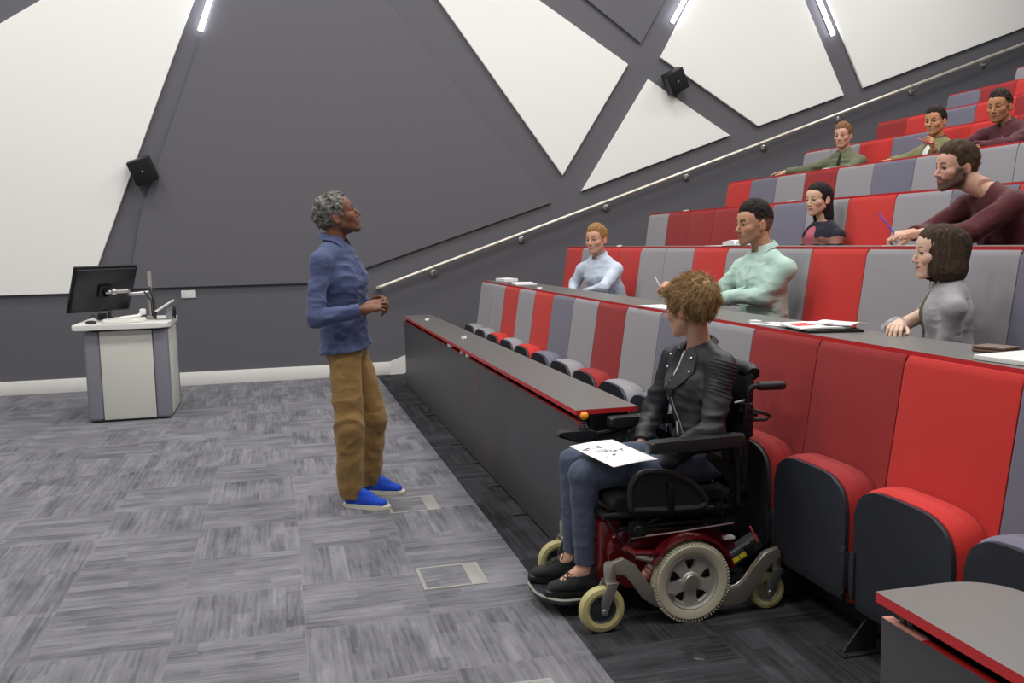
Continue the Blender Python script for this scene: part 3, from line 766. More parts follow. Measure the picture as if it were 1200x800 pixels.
def head_colors(P, p):
    """skin pigment by place: lips, brows, eyes, beard"""
    x, y, z = P[:, 0], P[:, 1], P[:, 2]; w = p.get('w', 1.0); sm = p.get('smile', 0); fem = p.get('fem', 0)
    sk = L3(p['skin']); c = np.tile(sk, (len(P), 1))
    n = vnoise(x*60, y*60, z*60)[:, None]; c = c*(1+.05*n)
    rosy = L3(p.get('rosy', p['skin']))
    def blend(mask, col, a=1.0):
        nonlocal c; m = (np.clip(mask, 0, 1)*a)[:, None]; c = c*(1-m)+np.asarray(col)*m
    for s_ in (-1, 1):
        blend(np.exp(-(((x-s_*.045*w)/.018)**2+((z+.030)/.018)**2))*(y > .03), rosy, .55)
        blend(sstep(.074, .084, np.abs(x)/w)*(np.abs(z+.006) < .04)*(np.abs(y+.012) < .03), rosy, .5)
    blend(np.exp(-((x/.013)**2+((z+.034)/.012)**2))*(y > .09), rosy, .4)
    hair = L3(p['hair'])
    bz = p.get('beard', 0); jz = sstep(-.010, -.040, z)
    front = sstep(.0, .03, y)
    moust = np.exp(-((x/.026)**2+((z+.052)/.008)**2))*(y > .07)
    lowj = np.clip(sstep(-.048, -.062, z+.35*np.abs(x)*0-.25*np.clip(.06-y, 0, .1))*sstep(-.03, .0, y), 0, 1)
    side = sstep(.050*w, .060*w, np.abs(x))*sstep(.06, .035, y)*sstep(-.018, .002, y)*sstep(.01, -.01, z)
    mask = np.clip(lowj*(z < -.03)+moust+side, 0, 1)*(z > -.145)
    if bz: blend(mask, hair*.9+sk*.1, bz)
    mz = -.066; up = .004*sm; lipw = .024+.004*sm
    zc = mz+up*(np.abs(x)/lipw)**2
    dl = ((z-zc+.0008)/(.0088*(1-.55*(np.abs(x)/lipw)**2).clip(.15)))**2
    blend((np.abs(x) < lipw)*(y > .078)*sstep(1.25, .75, dl), L3(p.get('lip', '#b0605a')), .9)
    blend((np.abs(x) < lipw+.002)*(y > .076)*sstep(.0020, .0008, np.abs(z-zc)), L3(p.get('lip', '#b0605a'))*.28, .85)
    if sm > .8: blend((np.abs(x) < lipw*.72)*(y > .078)*sstep(.0026, .0014, np.abs(z-zc+.0004)), (.50, .46, .42), .8)
    for s_ in (-1, 1):
        ex, ey, ez = s_*.0315*w, .0765, -.001
        r = np.sqrt((x-ex)**2+(y-ey)**2+(z-ez)**2)
        ball = (r < .0142)*(y > ey)*(np.abs(z-ez) < .0075)*(np.abs(x-ex) < .0125)
        blend(ball*1.0, (.26, .245, .23))
        gx, gz = p.get('gaze', (0, 0)); 
        di = np.sqrt((x-ex-gx*.006)**2+(z-ez-gz*.004)**2)
        blend(ball*sstep(.0072, .0058, di), L3(p.get('iris', '#3a2a1e')))
        blend(ball*sstep(.0030, .0022, di), (.01, .01, .01))
        arcz = ez+.0058-((x-ex)/.0145)**2*.006
        blend((np.abs(x-ex) < .0145)*(y > .070)*sstep(.0034, .0014, np.abs(z-arcz)), L3(p['hair'])*.3, .9)
        bzc = .0215 if not fem else .0225
        t = (x*s_-.012)/.036
        bc = bzc+.0045*np.sin(np.clip(t, 0, 1)*PI*.8)
        th = (.0068 if not fem else .0042)*p.get('browth', 1)*(1-.5*np.clip(t, 0, 1))
        blend((t > 0)*(t < 1)*(y > .055)*sstep(th*1.3, th*.6, np.abs(z-bc)), L3(p.get('brow', p['hair']))*.9, .85)
    return c

def hair_field(G, p):
    """hair volume by cut; G in head space"""
    st = p['style']; w = p.get('w', 1.0)
    X, Y, Z = G.ax[0][:, None, None], G.ax[1][None, :, None], G.ax[2][None, None, :]
    o = Z*0+X*0+Y*0
    def E(c, r): 
        q0 = np.sqrt(((X-c[0])/r[0])**2+((Y-c[1])/r[1])**2+((Z-c[2])/r[2])**2); q1 = np.sqrt(((X-c[0])/r[0]**2)**2+((Y-c[1])/r[1]**2)**2+((Z-c[2])/r[2]**2)**2)+1e-9
        return q0*(q0-1)/q1
    top = p.get('top', .016); sd = p.get('side', .006); bk = p.get('back', sd); lift = p.get('lift', 0)
    skull = E((0, -.014+(-bk+0)*.5, .034+top*.35), (.077*w+sd, .099+bk*.7+.003, .088+top*.75))
    # extra body on top
    crown = E((0, p.get('cy', .004), .070+top*.4), (.064*w+sd*.5, .082+lift, .050+top*.75))
    d = smin(skull, crown, .02)
    hl = p.get('hairline', .062)           # height of the hairline on the forehead
    # face opening
    face = E((0, .118+p.get('fo', 0), hl-.092), (p.get('fw', .066)*w, .070, .096))
    temple = E((0, .085, hl-.075), (.12, .055, .066))
    if st in ('short', 'curly', 'fade', 'tousled'):
        d = smax(d, -face, .006); d = smax(d, -temple, .012)
        # clear the ears and cut the nape
        for s_ in (-1, 1): d = smax(d, -E((s_*.088*w, -.006, -.016), (.026, .026, .036)), .006)
        d = smax(d, -(Z-(p.get('nape', -.062)+np.clip(Y+.03, 0, 1)*p.get('rise', .75))), .006)
    elif st == 'bob':
        hang = smin(E((0, -.022, -.035), (.086*w+sd, .096+bk*.4, .105)), E((0, -.03, -.085), (.094*w+sd, .088, .065)), .03)
        d = smin(d, hang, .03)
        face2 = smin(E((0, .125, -.035), (.064*w, .108, .118)), E((-.012, .12, .028), (.050*w, .062, .056)), .02)
        d = smax(d, -face2, .005); d = smax(d, -(Z-p.get('nape', -.135)-.10*(Y+.03)-.006*vnoise(X*60, Y*60, Z*0)), .006)
        d = smax(d, -E((0, .02, -.15), (.055, .09, .08)), .01)
    elif st == 'long':
        hang = smin(E((0, -.045, -.06), (.078*w+sd, .068, .15)), E((0, -.055, -.16), (.080, .052, .12)), .03)
        d = smin(d, hang, .025)
        face2 = smin(E((0, .125, -.045), (.064*w, .098, .120)), E((.004, .125, .045), (.036*w, .06, .050)), .02)
        d = smax(d, -face2, .005); d = smax(d, -(Z-p.get('nape', -.26)), .01)
        d = smax(d, -E((0, .04, -.14), (.062, .075, .10)), .01)
        if p.get('tuck', 1):
            for s_ in (-1, 1): d = smax(d, -E((s_*.094*w, .004, -.022), (.024, .030, .040)), .005)
    d = d+o
    # locks
    k_ = p.get('tex', (70, 16, 30)); am = p.get('amp', .004)
    wz = vnoise(X*18, Y*18, Z*18)
    if st == 'curly' or p.get('curl'):
        n = vnoise(X*95+wz, Y*95, Z*95+wz); n2 = vnoise(X*60, Y*60+4, Z*60); d = d-am*(n*1.0+n2*.7)
    else:
        n = vnoise(X*k_[0]+wz*2+3, Y*k_[1]+wz, Z*k_[2]+wz*1.5); n2 = vnoise(X*k_[0]*2.1, Y*k_[1]*2.1+8, Z*k_[2]*1.9); d = d-am*((1-np.abs(n)*2)*.8+n2*.5)
    G.V = d.astype(np.float32)

def strands(P, N, p, n=2500, seed=3):
    """fine tapering locks rooted on the hair volume, combed with it; head space"""
    rs = np.random.RandomState(seed); L_ = p.get('len', .022); st = p['style']
    lo_cut = p.get('nape', -.062)+.004
    cand = np.nonzero(np.einsum('ij,ij->i', N, P-np.array([0, -.015, .02])) > 0)[0]
    if p.get('strand_top'): 
        q = cand[P[cand, 2] > p['strand_top']]; cand = q
    i = rs.choice(cand, min(n, len(cand)), replace=len(cand) < n)
    p0 = P[i]; nn = N[i]
    # flow: away from the crown whorl, or as given
    wh = np.array(p.get('whorl', (0.01, -.075, .095)))
    if st in ('bob', 'long'): fl = np.tile([0, -.15, -1.0], (len(i), 1)); up_ = p0[:, 2] > .06; fl[up_] = np.stack([np.sign(p0[up_, 0]+.015)*1.0, -.25+0*p0[up_, 0], -.5+0*p0[up_, 0]], 1)
    else:
        fl = p0-wh; fl = fl/(np.linalg.norm(fl, axis=1, keepdims=True)+1e-6)
        fl = fl*.8+np.array(p.get('flow', (0, .25, .0)))
        low = sstep(.03, -.03, p0[:, 2])[:, None]; fl = fl*(1-low)+np.array([0, -.2, -1.0])*low
    fl = fl+rs.normal(0, p.get('mess', .25), fl.shape)
    fl = fl-nn*(np.einsum('ij,ij->i', fl, nn)[:, None]); fl /= np.linalg.norm(fl, axis=1, keepdims=True)+1e-6
    Ls = L_*(.5+rs.rand(len(i)))[:, None]; lift = p.get('slift', .25)*(.4+rs.rand(len(i))[:, None])
    segs = 4; pts = [p0-nn*.002]; d = fl+nn*lift
    for k in range(segs):
        d = d/np.linalg.norm(d, axis=1, keepdims=True); pts.append(pts[-1]+d*Ls/segs); d = d-nn*lift*.55+np.array([0, 0, -.12])*0
    r0 = p.get('sr', .0011)*(.7+.6*rs.rand(len(i)))[:, None]
    V = []; 
    for k, q in enumerate(pts):
        side = np.cross(fl, nn); rr = r0*(1-.85*(k/segs)**1.5)
        for a in range(3):
            an = 2*PI*a/3; V.append(q+side*math.cos(an)*rr+nn*math.sin(an)*rr*.8)
    V = np.stack(V, 1); m_ = len(i); nv = (segs+1)*3; Q = []
    for k in range(segs):
        for a in range(3):
            b = (a+1) % 3; Q.append([k*3+a, k*3+b, (k+1)*3+b, (k+1)*3+a])
    Q = (np.array(Q)[None]+(np.arange(m_)*nv)[:, None, None]).reshape(-1, 4)
    tone = np.repeat(rs.rand(m_), nv)
    return V.reshape(-1, 3), Q, tone

def vnormals(P, Q):
    n = np.cross(P[Q[:, 2]]-P[Q[:, 0]], P[Q[:, 3]]-P[Q[:, 1]]); N = np.zeros_like(P)
    for k in range(4): np.add.at(N, Q[:, k], n)
    return N/(np.linalg.norm(N, axis=1, keepdims=True)+1e-9)

# ---------------------------------------------------------------- hands
def hand_parts(wr, d, dorsal, side, s=1.0, curl=(25, 35, 20), thumb=(.35, .2), spread=1.0, curls=None):
    """cones of a hand: wrist, finger direction, back-of-hand normal, side +1 if the thumb lies along cross(dorsal, d)"""
    d = NRM(d); n = np.asarray(dorsal, float); n = NRM(n-d*(n@d)); x = np.cross(n, d)*side
    T = lambda u, v, w_: np.asarray(wr)+(x*u+d*v+n*w_)*s
    cs = []
    for u, v in ((.026, .086), (.009, .090), (-.009, .086), (-.025, .078)):
        cs.append((T(u*.45, .008, 0), T(u, v, 0), .0145*s, .0105*s, .012))
    cs.append((T(.0, .0, 0), T(.0, .03, -.003), .0215*s, .020*s, .012))
    cs.append((T(.012, .035, -.006), T(-.014, .06, -.006), .014*s, .013*s, .012))
    fing = [(.026, .087, (.040, .025, .020), .0088), (.009, .092, (.045, .028, .021), .0090), (-.009, .087, (.041, .026, .020), .0086), (-.0255, .078, (.032, .020, .018), .0076)]
    for fi, (u, v, ls, r) in enumerate(fing):
        cu = curls[fi] if curls else curl
        a = 0; q = np.array([u, v, 0.0]); dirx = (u/.026)*.09*spread
        for li, l in enumerate(ls):
            a += math.radians(cu[li]); st = np.array([dirx*math.cos(a), math.cos(a), -math.sin(a)])
            q2 = q+st/np.linalg.norm(st)*l
            cs.append((T(*q), T(*q2), r*(1-.08*li)*s, r*(1-.08*(li+1))*s, .0022)); q = q2
    t0 = np.array([.016, .012, -.006]); t1 = np.array([.040, .040, -.012]); t1[2] -= thumb[1]*.03
    t2 = t1+NRM([thumb[0], 1, -thumb[1]])*.034; t3 = t2+NRM([thumb[0]*.4, 1, -thumb[1]])*.026
    cs += [(T(*t0), T(*t1), .0155*s, .0125*s, .012), (T(*t1), T(*t2), .0118*s, .0100*s, .004), (T(*t2), T(*t3), .0100*s, .0082*s, .003)]
    return cs

# ---------------------------------------------------------------- people
def front_strip(B, g, m, d, z0, z1, mb, w=.013, n=16, nb=5, side=0.0, name='button_band'):
    """button band laid on the front of a shirt, with its buttons"""
    from mathutils.bvhtree import BVHTree
    root, org, J = B[:3]; d = NRM([d[0], d[1], 0]); sd = np.array([d[1], -d[0], 0])
    tree = BVHTree.FromPolygons([v.co.copy() for v in g.data.vertices], [tuple(f.vertices) for f in g.data.polygons])
    def hit(z, off):
        t = (z-J['pelvis'][2])/(J['neck'][2]-J['pelvis'][2]); c = J['pelvis']*(1-t)+J['neck']*t
        o3 = Vector(tuple(np.array([c[0], c[1], z])+d*.45+sd*(off+side)-org)); h_ = tree.ray_cast(o3, Vector(tuple(-d)))
        return None if h_[0] is None else (h_[0], h_[1])
    bm = BM(); rows = []; mids = []
    for i in range(n+1):
        z = z0+(z1-z0)*i/n; a = hit(z, -w); b = hit(z, w); c = hit(z, 0)
        if not (a and b and c): continue
        o_ = Vector(tuple(d))*.0035; i_ = Vector(tuple(d))*-.003
        rows.append([bm.verts.new(a[0]+i_), bm.verts.new(a[0]+o_), bm.verts.new(c[0]+o_*1.1), bm.verts.new(b[0]+o_), bm.verts.new(b[0]+i_)]); mids.append(c[0]+o_*1.3)
    for a, b in zip(rows, rows[1:]):
        for k in range(4): bm.faces.new((a[k], a[k+1], b[k+1], b[k]))
    if len(rows) < 2: return
    st = obj(name, bm, m, g)
    for k in range(nb):
        q = mids[min(len(mids)-1, int((k+.5)*len(mids)/nb))]
        bm = BM(); add_lathe(bm, [(0, .003), (.005, .002), (.0055, 0)], q, tuple(d), 10); obj('button', bm, mb, st)
SKIN = vmat('skin_pigment', .5, bump=(260, .10, .001), sss=.12, spec=.35)
HAIRM = {}
def hair_mat(hexc, var=.35):
    if hexc in HAIRM: return HAIRM[hexc]
    m = vmat('hair_'+hexc.strip('#'), .75, spec=.25); HAIRM[hexc] = m; return m

def cloth(name, col, rough=.85, bump=(700, .25, .001), sheen=.1, crease=1.0, **k):
    m = mat(name, col, rough, bump=bump, sheen=sheen, **k)
    return creased(m, crease)
def creased(m, amount=1.0):
    # sharp little creases riding on the big folds
    nt = m.node_tree; N = nt.nodes; L = nt.links; b = N['Principled BSDF']
    old = b.inputs['Normal'].links[0].from_socket if b.inputs['Normal'].links else None
    tc = N.new('ShaderNodeTexCoord'); mp = N.new('ShaderNodeMapping'); mp.inputs['Scale'].default_value = (1, 1, 1.9); L.new(tc.outputs['Object'], mp.inputs[0])
    n = N.new('ShaderNodeTexNoise'); n.noise_type = 'RIDGED_MULTIFRACTAL'; n.inputs['Scale'].default_value = 13; n.inputs['Detail'].default_value = 2; n.inputs['Distortion'].default_value = .5
    L.new(mp.outputs[0], n.inputs['Vector'])
    bp = N.new('ShaderNodeBump'); bp.inputs['Strength'].default_value = .55*amount; bp.inputs['Distance'].default_value = .010
    L.new(n.outputs['Fac'], bp.inputs['Height'])
    if old: L.new(old, bp.inputs['Normal'])
    L.new(bp.outputs['Normal'], b.inputs['Normal']); return m

def person(label, J, p, group=None, h=.0062, hh=.0030, skin_arms=True):
    """J: joints in world space; p: looks. Returns root, frame helpers and the torso description the clothes follow."""
    J = {k_: np.asarray(v, float) for k_, v in J.items()}
    root = empty('person', tuple(J.get('base', (J['pelvis'][0], J['pelvis'][1], p.get('floor', 0)))), label=label, cat='person', group=group)
    org = np.array(root.location)
    s = p.get('scale', 1.0)
    f = NRM(J['hf']); u = np.asarray(J.get('hu', (0, 0, 1)), float); u = NRM(u-f*(u@f)); r = np.cross(f, u)
    R = np.stack([r, f, u], 1)*s                     # local -> world
    loc = lambda q: np.linalg.solve(R, np.asarray(q, float)-J['head'])
    Rt = NRM(J['shR']-J['shL'])
    # ---- head
    nb = loc(J['neck'])
    G = Field((-.105, -.135, -.215), (.105, .135, .145), hh)
    head_field(G, p)
    tn = p.get('neckr', .052)
    end = nb if np.linalg.norm(nb) < .23 else nb/np.linalg.norm(nb)*.23
    st_ = np.array((0, -.022, -.045)); G.econe(st_, end, (tn, tn*1.06), (tn*1.06, tn*1.0), (1, 0, 0), .018)
    P, Q = G.mesh(); col = head_colors(P, p); parts = [((P @ R.T)+J['head']-org, Q, col)]
    # ---- trunk and limbs
    T = []     # torso stack shared by body and clothes: (a, b, wd0, wd1)
    wv = p.get('build', 1.0)
    pel, che, nk = J['pelvis'], J['chest'], J['neck']; waist = J.get('waist', pel*.55+che*.45)
    hw = .158 if not p.get('fem') else .160; ww = .142 if not p.get('fem') else .118; cw = .152 if not p.get('fem') else .132
    T.append((pel, waist, (hw*wv, .112*wv), (ww*wv, .100*wv)))
    T.append((waist, che, (ww*wv, .100*wv), (cw*wv, .112*wv)))
    top = che*.35+nk*.65
    T.append((che, top, (cw*wv, .112*wv), (.118*wv, .080*wv)))
    up1 = nk+NRM(nk-che)*.012
    sh = [(top, J['shR'], .046), (top, J['shL'], .046), (up1, J['shR']*.93+nk*.07+(0, 0, .006), .036), (up1, J['shL']*.93+nk*.07+(0, 0, .006), .036)]
    lim = p.get('limb', 1.0)
    allp = np.array([v for k_, v in J.items() if k_ not in ('hf', 'hu', 'head', 'base', 'fR', 'fL', 'nR', 'nL', 'toeR', 'toeL')])
    G = Field(allp.min(0)-.2-org, allp.max(0)+.2-org, .010)
    O = lambda v: v-org
    for a, b, w0, w1 in T: G.econe(O(a), O(b), (w0[0]-.024, w0[1]-.024), (w1[0]-.024, w1[1]-.024), Rt, .02)
    for a, b, r_ in sh: G.cone(O(a), O(b), r_*wv*.9, r_*wv*.8, .03)
    G.cone(O(top), O(nk), .05, .047, .02); G.cone(O(nk), O(J['head']-f*.02*s-u*.06*s), .047, .044, .02)
    for k_ in 'RL':
        a, b, c = J['sh'+k_], J['el'+k_], J['wr'+k_]
        G.cone(O(a), O(b), .043*lim, .034*lim, .02); G.cone(O(b), O(c), .034*lim, .022, .012)
        if 'kn'+k_ in J:
            G.cone(O(J['hip'+k_]), O(J['kn'+k_]), .055, .040, .02); G.cone(O(J['kn'+k_]), O(J['an'+k_]), .040, .032, .015); G.cone(O(J['an'+k_]), O(J['an'+k_]*.35+J['toe'+k_]*.65), .034, .024, .012)
    P, Q = G.mesh(); parts.append((P, Q, np.tile(L3(p['skin']), (len(P), 1))))
    # ---- hands
    for k_, sd in (('R', 1), ('L', -1)):
        if 'h'+k_ not in p: continue
        q = p['h'+k_]; wr = J['wr'+k_]
        cs = hand_parts(wr, q['d'], q['n'], sd*-1 if q.get('flip') else sd, s=q.get('s', 1.0), curl=q.get('curl', (25, 35, 20)), curls=q.get('curls'), thumb=q.get('thumb', (.35, .2)), spread=q.get('spread', 1.0))
        pts = np.array([c for c_ in cs for c in c_[:2]]+[wr])
        G = Field(pts.min(0)-.05-org, pts.max(0)+.05-org, .0027)
        back = NRM(J['el'+k_]-wr)
        G.cone(O(wr), O(wr+back*.06), .0235, .026, .012)
        for a, b, r1, r2, kk in cs: G.cone(O(a), O(b), r1, r2, kk)
        P, Q = G.mesh(); c = np.tile(L3(p['skin']), (len(P), 1))*(1+.06*vnoise(P[:, 0]*70, P[:, 1]*70, P[:, 2]*70)[:, None])
        parts.append((P, Q, c))
        # nails: pigment on fingertips
    P, Q, c = join(parts)
    nmesh('body', P, Q, SKIN, root, c)
    # ---- hair
    if p.get('style'):
        lowz = {'bob': -.17, 'long': -.31}.get(p['style'], -.10)
        G = Field((-.13, -.16, lowz), (.13, .14, .17), p.get('hairh', .0028)); hair_field(G, p); P, Q = G.mesh(); N = vnormals(P, Q)
        hc = L3(p['hair']); hc2 = L3(p.get('hair2', p['hair'])); cf = p.get('cf', (90, 35, 50)); v1 = vnoise(P[:, 0]*cf[0], P[:, 1]*cf[1], P[:, 2]*cf[2])[:, None]*.5+.5
        v1 = np.clip(v1*.8+p.get('tipmix', 0)*sstep(.02, .11, P[:, 2])[:, None], 0, 1)
        c = hc*(1-v1)+hc2*v1
        if p.get('fade'):
            m_ = (sstep(.055, .0, P[:, 2])*.75)[:, None]; c = c*(1-m_)+(L3(p['skin'])*.45+hc*.5)*m_
        hp = [(P, Q, c)]
        if p.get('ns'):
            V, Q2, tone = strands(P, N, p, p['ns']); tone = tone[:, None]
            hp.append((V, Q2, (hc*(1-tone)+hc2*tone)))
        P, Q, c = join(hp); P = P @ R.T+J['head']-org
        nmesh('hair', P, Q, hair_mat(p['hair']), root, c)
    return root, org, J, T, sh, Rt, top

def garment(name, B, m, torso=True, lo=None, off=.012, sleeves=(1, 1), cuff=.0, hs=.006, amp=.0035, seed=1, f=(9, 9, 16), slv=1.0, slim=1.0, hem=None, openv=None, flare=.0, shoulder=.056, cuffr=.031, neckcut=.062, build=1.0, fem=0, elbow=.043, nk=(0, 0), col=None, belly=0, inner=False):
    """cloth shell over trunk and arms. openv: list of (centre, radii, R) hollows cut from it"""
    root, org, J, T, sh, Rt, top = B
    O = lambda v: np.asarray(v)-org
    if inner: sh = [(a, a*.5+b*.5, r_*.72) for a, b, r_ in sh[:2]]; off = min(off, .004)
    pts = [J['pelvis'], J['neck'], J['shR'], J['shL']]
    for k_, on in zip('RL', sleeves):
        if on: pts += [J['el'+k_], J['wr'+k_]]
    pts = np.array(pts); G = Field(pts.min(0)-.26-org, pts.max(0)+.2-org, hs)
    for i, (a, b, w0, w1) in enumerate(T):
        if i == 0 and hem is not None: a = b+(a-b)*hem
        e0 = flare if i == 0 else 0
        G.econe(O(a), O(b), (w0[0]+off-.006+e0, w0[1]+off-.006+e0), (w1[0]+off-.006, w1[1]+off-.006), Rt, .045 if i else .03, fla=(i == 0))
    for a, b, r_ in sh: G.cone(O(a), O(b), (r_+.010)*build, (r_+.003)*build, .035)
    fz = []
    for k_, on in zip('RL', sleeves):
        if not on: continue
        a, b, c = J['sh'+k_], J['el'+k_], J['wr'+k_]
        cc = c+NRM(b-c)*cuff
        G.cone(O(a-NRM(a-b)*.012), O(b), shoulder*.88*slv*build, elbow*slv, .045); G.cone(O(b), O(cc), elbow*slv, cuffr, .014, flat=True)
    if amp:
        G.fold(amp, f, seed, calm=[(O(J['shR']), .15), (O(J['shL']), .15), (O(J['neck']), .16)])
    for k_, on in zip('RL', sleeves):
        if not on: continue
        b, c = J['el'+k_], J['wr'+k_]; cc = c+NRM(b-c)*cuff
        d = NRM(c-b)
        # trim the cuff clean
        def fn(X, Y, Z, q=O(cc), n=d): return np.maximum(-((X-q[0])*n[0]+(Y-q[1])*n[1]+(Z-q[2])*n[2]), np.sqrt((X-q[0])**2+(Y-q[1])**2+(Z-q[2])**2)-.05)
        G._mix(fn, O(cc)-.05, O(cc)+.05, .001, 'cut')
    nkc = J['neck']; hd = J['head']
    G.cone(O(nkc-NRM(hd-nkc)*.02), O(hd), neckcut*.92, neckcut*1.3, .004, 'cut')
    for o_ in (openv or []): G.ell(O(o_[0]), o_[1], .004, 'cut', R=o_[2])
    P, Q = G.mesh()
    c = None
    if col: c = col(P+org)
    return nmesh(name, P, Q, m, root, c)

def trousers(B, m, name='trousers', off=.010, hs=.007, amp=.004, seed=5, f=(10, 10, 18), thigh=.083, knee=.062, hemr=.052, hemcut=.03, wv=1.0, wst=.97):
    root, org, J, T, sh, Rt, top = B; O = lambda v: np.asarray(v)-org
    pts = np.array([J['pelvis'], J['hipR'], J['hipL'], J['knR'], J['knL'], J['anR'], J['anL']]); G = Field(pts.min(0)-.2-org, pts.max(0)+.2-org, hs)
    a, b, w0, w1 = T[0]; wa = a+(b-a)*.35
    G.econe(O(a), O(wa), (w0[0]*wst, w0[1]*wst), (w0[0]*wst-.012, w0[1]*wst-.012), Rt, .03, flat=True)
    for k_ in 'RL':
        hp, kn, an = J['hip'+k_], J['kn'+k_], J['an'+k_]; an2 = an+NRM(kn-an)*hemcut
        G.cone(O(hp), O(kn), thigh*wv, knee, .035); G.cone(O(kn), O(an2), knee, hemr, .015, flat=True)
    G.fold(amp, f, seed)
    for k_ in 'RL':
        kn, an = J['kn'+k_], J['an'+k_]; q_ = O(an+NRM(kn-an)*hemcut); d = NRM(an-kn)
        def fn(X, Y, Z, q=q_, n=d): return np.maximum(-((X-q[0])*n[0]+(Y-q[1])*n[1]+(Z-q[2])*n[2]), np.sqrt((X-q[0])**2+(Y-q[1])**2+(Z-q[2])**2)-.09)
        G._mix(fn, q_-.09, q_+.09, .001, 'cut')
    P, Q = G.mesh(); return nmesh(name, P, Q, m, root)

def shoe(B, k_, m, msole, label=None, h=.0045, w=.043, mlace=None):
    root, org, J, T, sh, Rt, top = B; an, toe = J['an'+k_], J['toe'+k_]; O = lambda v: np.asarray(v)-org
    z0 = toe[2]; fwd = NRM([toe[0]-an[0], toe[1]-an[1], 0]); sd = np.array([fwd[1], -fwd[0], 0]); heel = np.array([an[0], an[1], z0])-fwd*.045
    up_ = np.array([0, 0, 1.0])
    if 'fn'+k_ in J: 
        up_ = NRM(J['fn'+k_]); fwd = NRM(toe-np.asarray(an)-up_*((toe-an)@up_)); sd = np.cross(fwd, up_); heel = toe-fwd*.25
    ln = np.linalg.norm(toe-heel); PT = lambda v, u, w_: heel+fwd*v*ln+sd*u+up_*w_
    G = Field(np.minimum(heel, toe)-.13-org, np.maximum(heel, toe)+.14-org, h)
    G.econe(O(PT(.15, 0, .042)), O(PT(.55, 0, .044)), (.034, .038), (.040, .036), sd, .01)
    G.econe(O(PT(.55, 0, .042)), O(PT(.87, 0, .034)), (.041, .034), (.034, .023), sd, .012)
    G.cone(O(PT(.15, 0, .050)), O(PT(.19, 0, .098)), .034, .036, .012); G.cone(O(PT(.27, 0, .094)), O(PT(.58, 0, .062)), .033, .026, .018)
    G.plane(O(heel+up_*.016), -up_)
    G.cone(O(PT(.19, 0, .118)), O(PT(.22, 0, .19)), .027, .036, .003, 'cut')
    P, Q = G.mesh(); so = nmesh('shoe', P, Q, m, root)
    if label: so['label'] = label
    # sole: outline slab
    bm = BM(); out = []
    for i in range(36):
        a = 2*PI*i/36; v = .5-.5*math.cos(a); wd = (.036+.010*math.sin(min(1, v*1.25)*PI*.62))*math.sin(a)*(abs(math.sin(a))**-.38 if abs(math.sin(a)) > 1e-3 else 1)
        out.append((v*(ln+.012)-.004, wd))
    fn = lambda u_, v_, w_: tuple(O(heel)+fwd*u_+sd*v_+up_*(w_))
    add_prism(bm, out, fn, .024, bev=.004); obj('sole', bm, msole, so)
    from mathutils.bvhtree import BVHTree
    tree = BVHTree.FromPolygons([v.co.copy() for v in so.data.vertices], [tuple(f.vertices) for f in so.data.polygons])
    bm = BM()
    for i, v in enumerate((.40, .47, .54, .61, .68)):
        for q in (-1, 1):
            pts = []
            for j in range(7):
                u_ = q*(-.024+.048*j/6)*(1-.25*i/4); vv = v+.05*j/6; hit = tree.ray_cast(Vector(tuple(O(PT(vv, u_, .25)))), Vector(tuple(-up_)))
                if hit[0] is not None: pts.append(hit[0]+Vector(tuple(up_))*.0015)
            if len(pts) > 2: add_tube(bm, pts, .0030, 6)
    obj('lace', bm, mlace or m, so)
    return so

def collar(B, m, rn=.056, h=.040, spread=.030, tip=.045, front=None, name='collar', gap=.35, tilt=0.0, th=.004, up0=.0, par=None):
    """folded shirt collar around the neck, open at the front"""
    root, org, J, T, sh, Rt, top = B
    ax = NRM(J['head']-J['neck']-NRM(J['hf'])*.0); ax = NRM(ax*.5+NRM(J['neck']-J['chest'])*.5)
    fr = np.asarray(front if front is not None else np.cross((0, 0, 1), Rt), float); fr = NRM(fr-ax*(fr@ax)); sd = np.cross(fr, ax)
    c = J['neck']-org+ax*(up0+.030); bm = BM(); n = 28; rows = []
    for i in range(n+1):
        t = -1+2*i/n; a = PI-abs(t)*(PI-gap*.5); a = a*np.sign(t) if t != 0 else PI
        if t == 0: a = PI
        ang = (PI-(1-abs(t))*0)*0
        phi = (PI)+(t)*(PI-gap*.5)        # starts and ends beside the front gap
        dirv = fr*math.cos(phi-0)*1+sd*math.sin(phi)
        tipk = max(0, (abs(t)-.72)/.28)
        front_drop = .018*math.cos(phi)*.8
        p0 = c+dirv*rn*.98+ax*(h*.55-front_drop*.9-.0*tipk)
        p1 = c+dirv*(rn+.006)+ax*(h*.62-front_drop*.9)
        p2 = c+dirv*(rn+spread*.55)+ax*(h*.2-front_drop-tip*.25*tipk)
        p3 = c+dirv*(rn+spread*(1+.15*tipk))+ax*(-h*.20-front_drop-tip*tipk)-0*fr
        pin = c+dirv*(rn-.004)+ax*(-.02-front_drop)
        rows.append([pin, p0, p1, p2, p3, p3-dirv*th, p2-dirv*th*1.2])
    vs_ = [[bm.verts.new(tuple(q)) for q in r_] for r_ in rows]
    for a, b in zip(vs_, vs_[1:]):
        for k_ in range(6): bm.faces.new((a[k_], b[k_], b[k_+1], a[k_+1]))
    o = obj(name, bm, m, par or root, angle=60)
    sm_ = o.modifiers.new('soft', 'SUBSURF'); sm_.levels = 1; sm_.render_levels = 1
    return o
# ---------------------------------------------------------------- who is where
def shoulders(neck, d, wdt=.19, drop=.090, bk=.0):
    d = NRM([d[0], d[1], 0]); r = np.array([d[1], -d[0], 0]); n = np.asarray(neck, float)
    return n+r*wdt-np.array([0, 0, drop])+d*bk, n-r*wdt-np.array([0, 0, drop])+d*bk, r, d

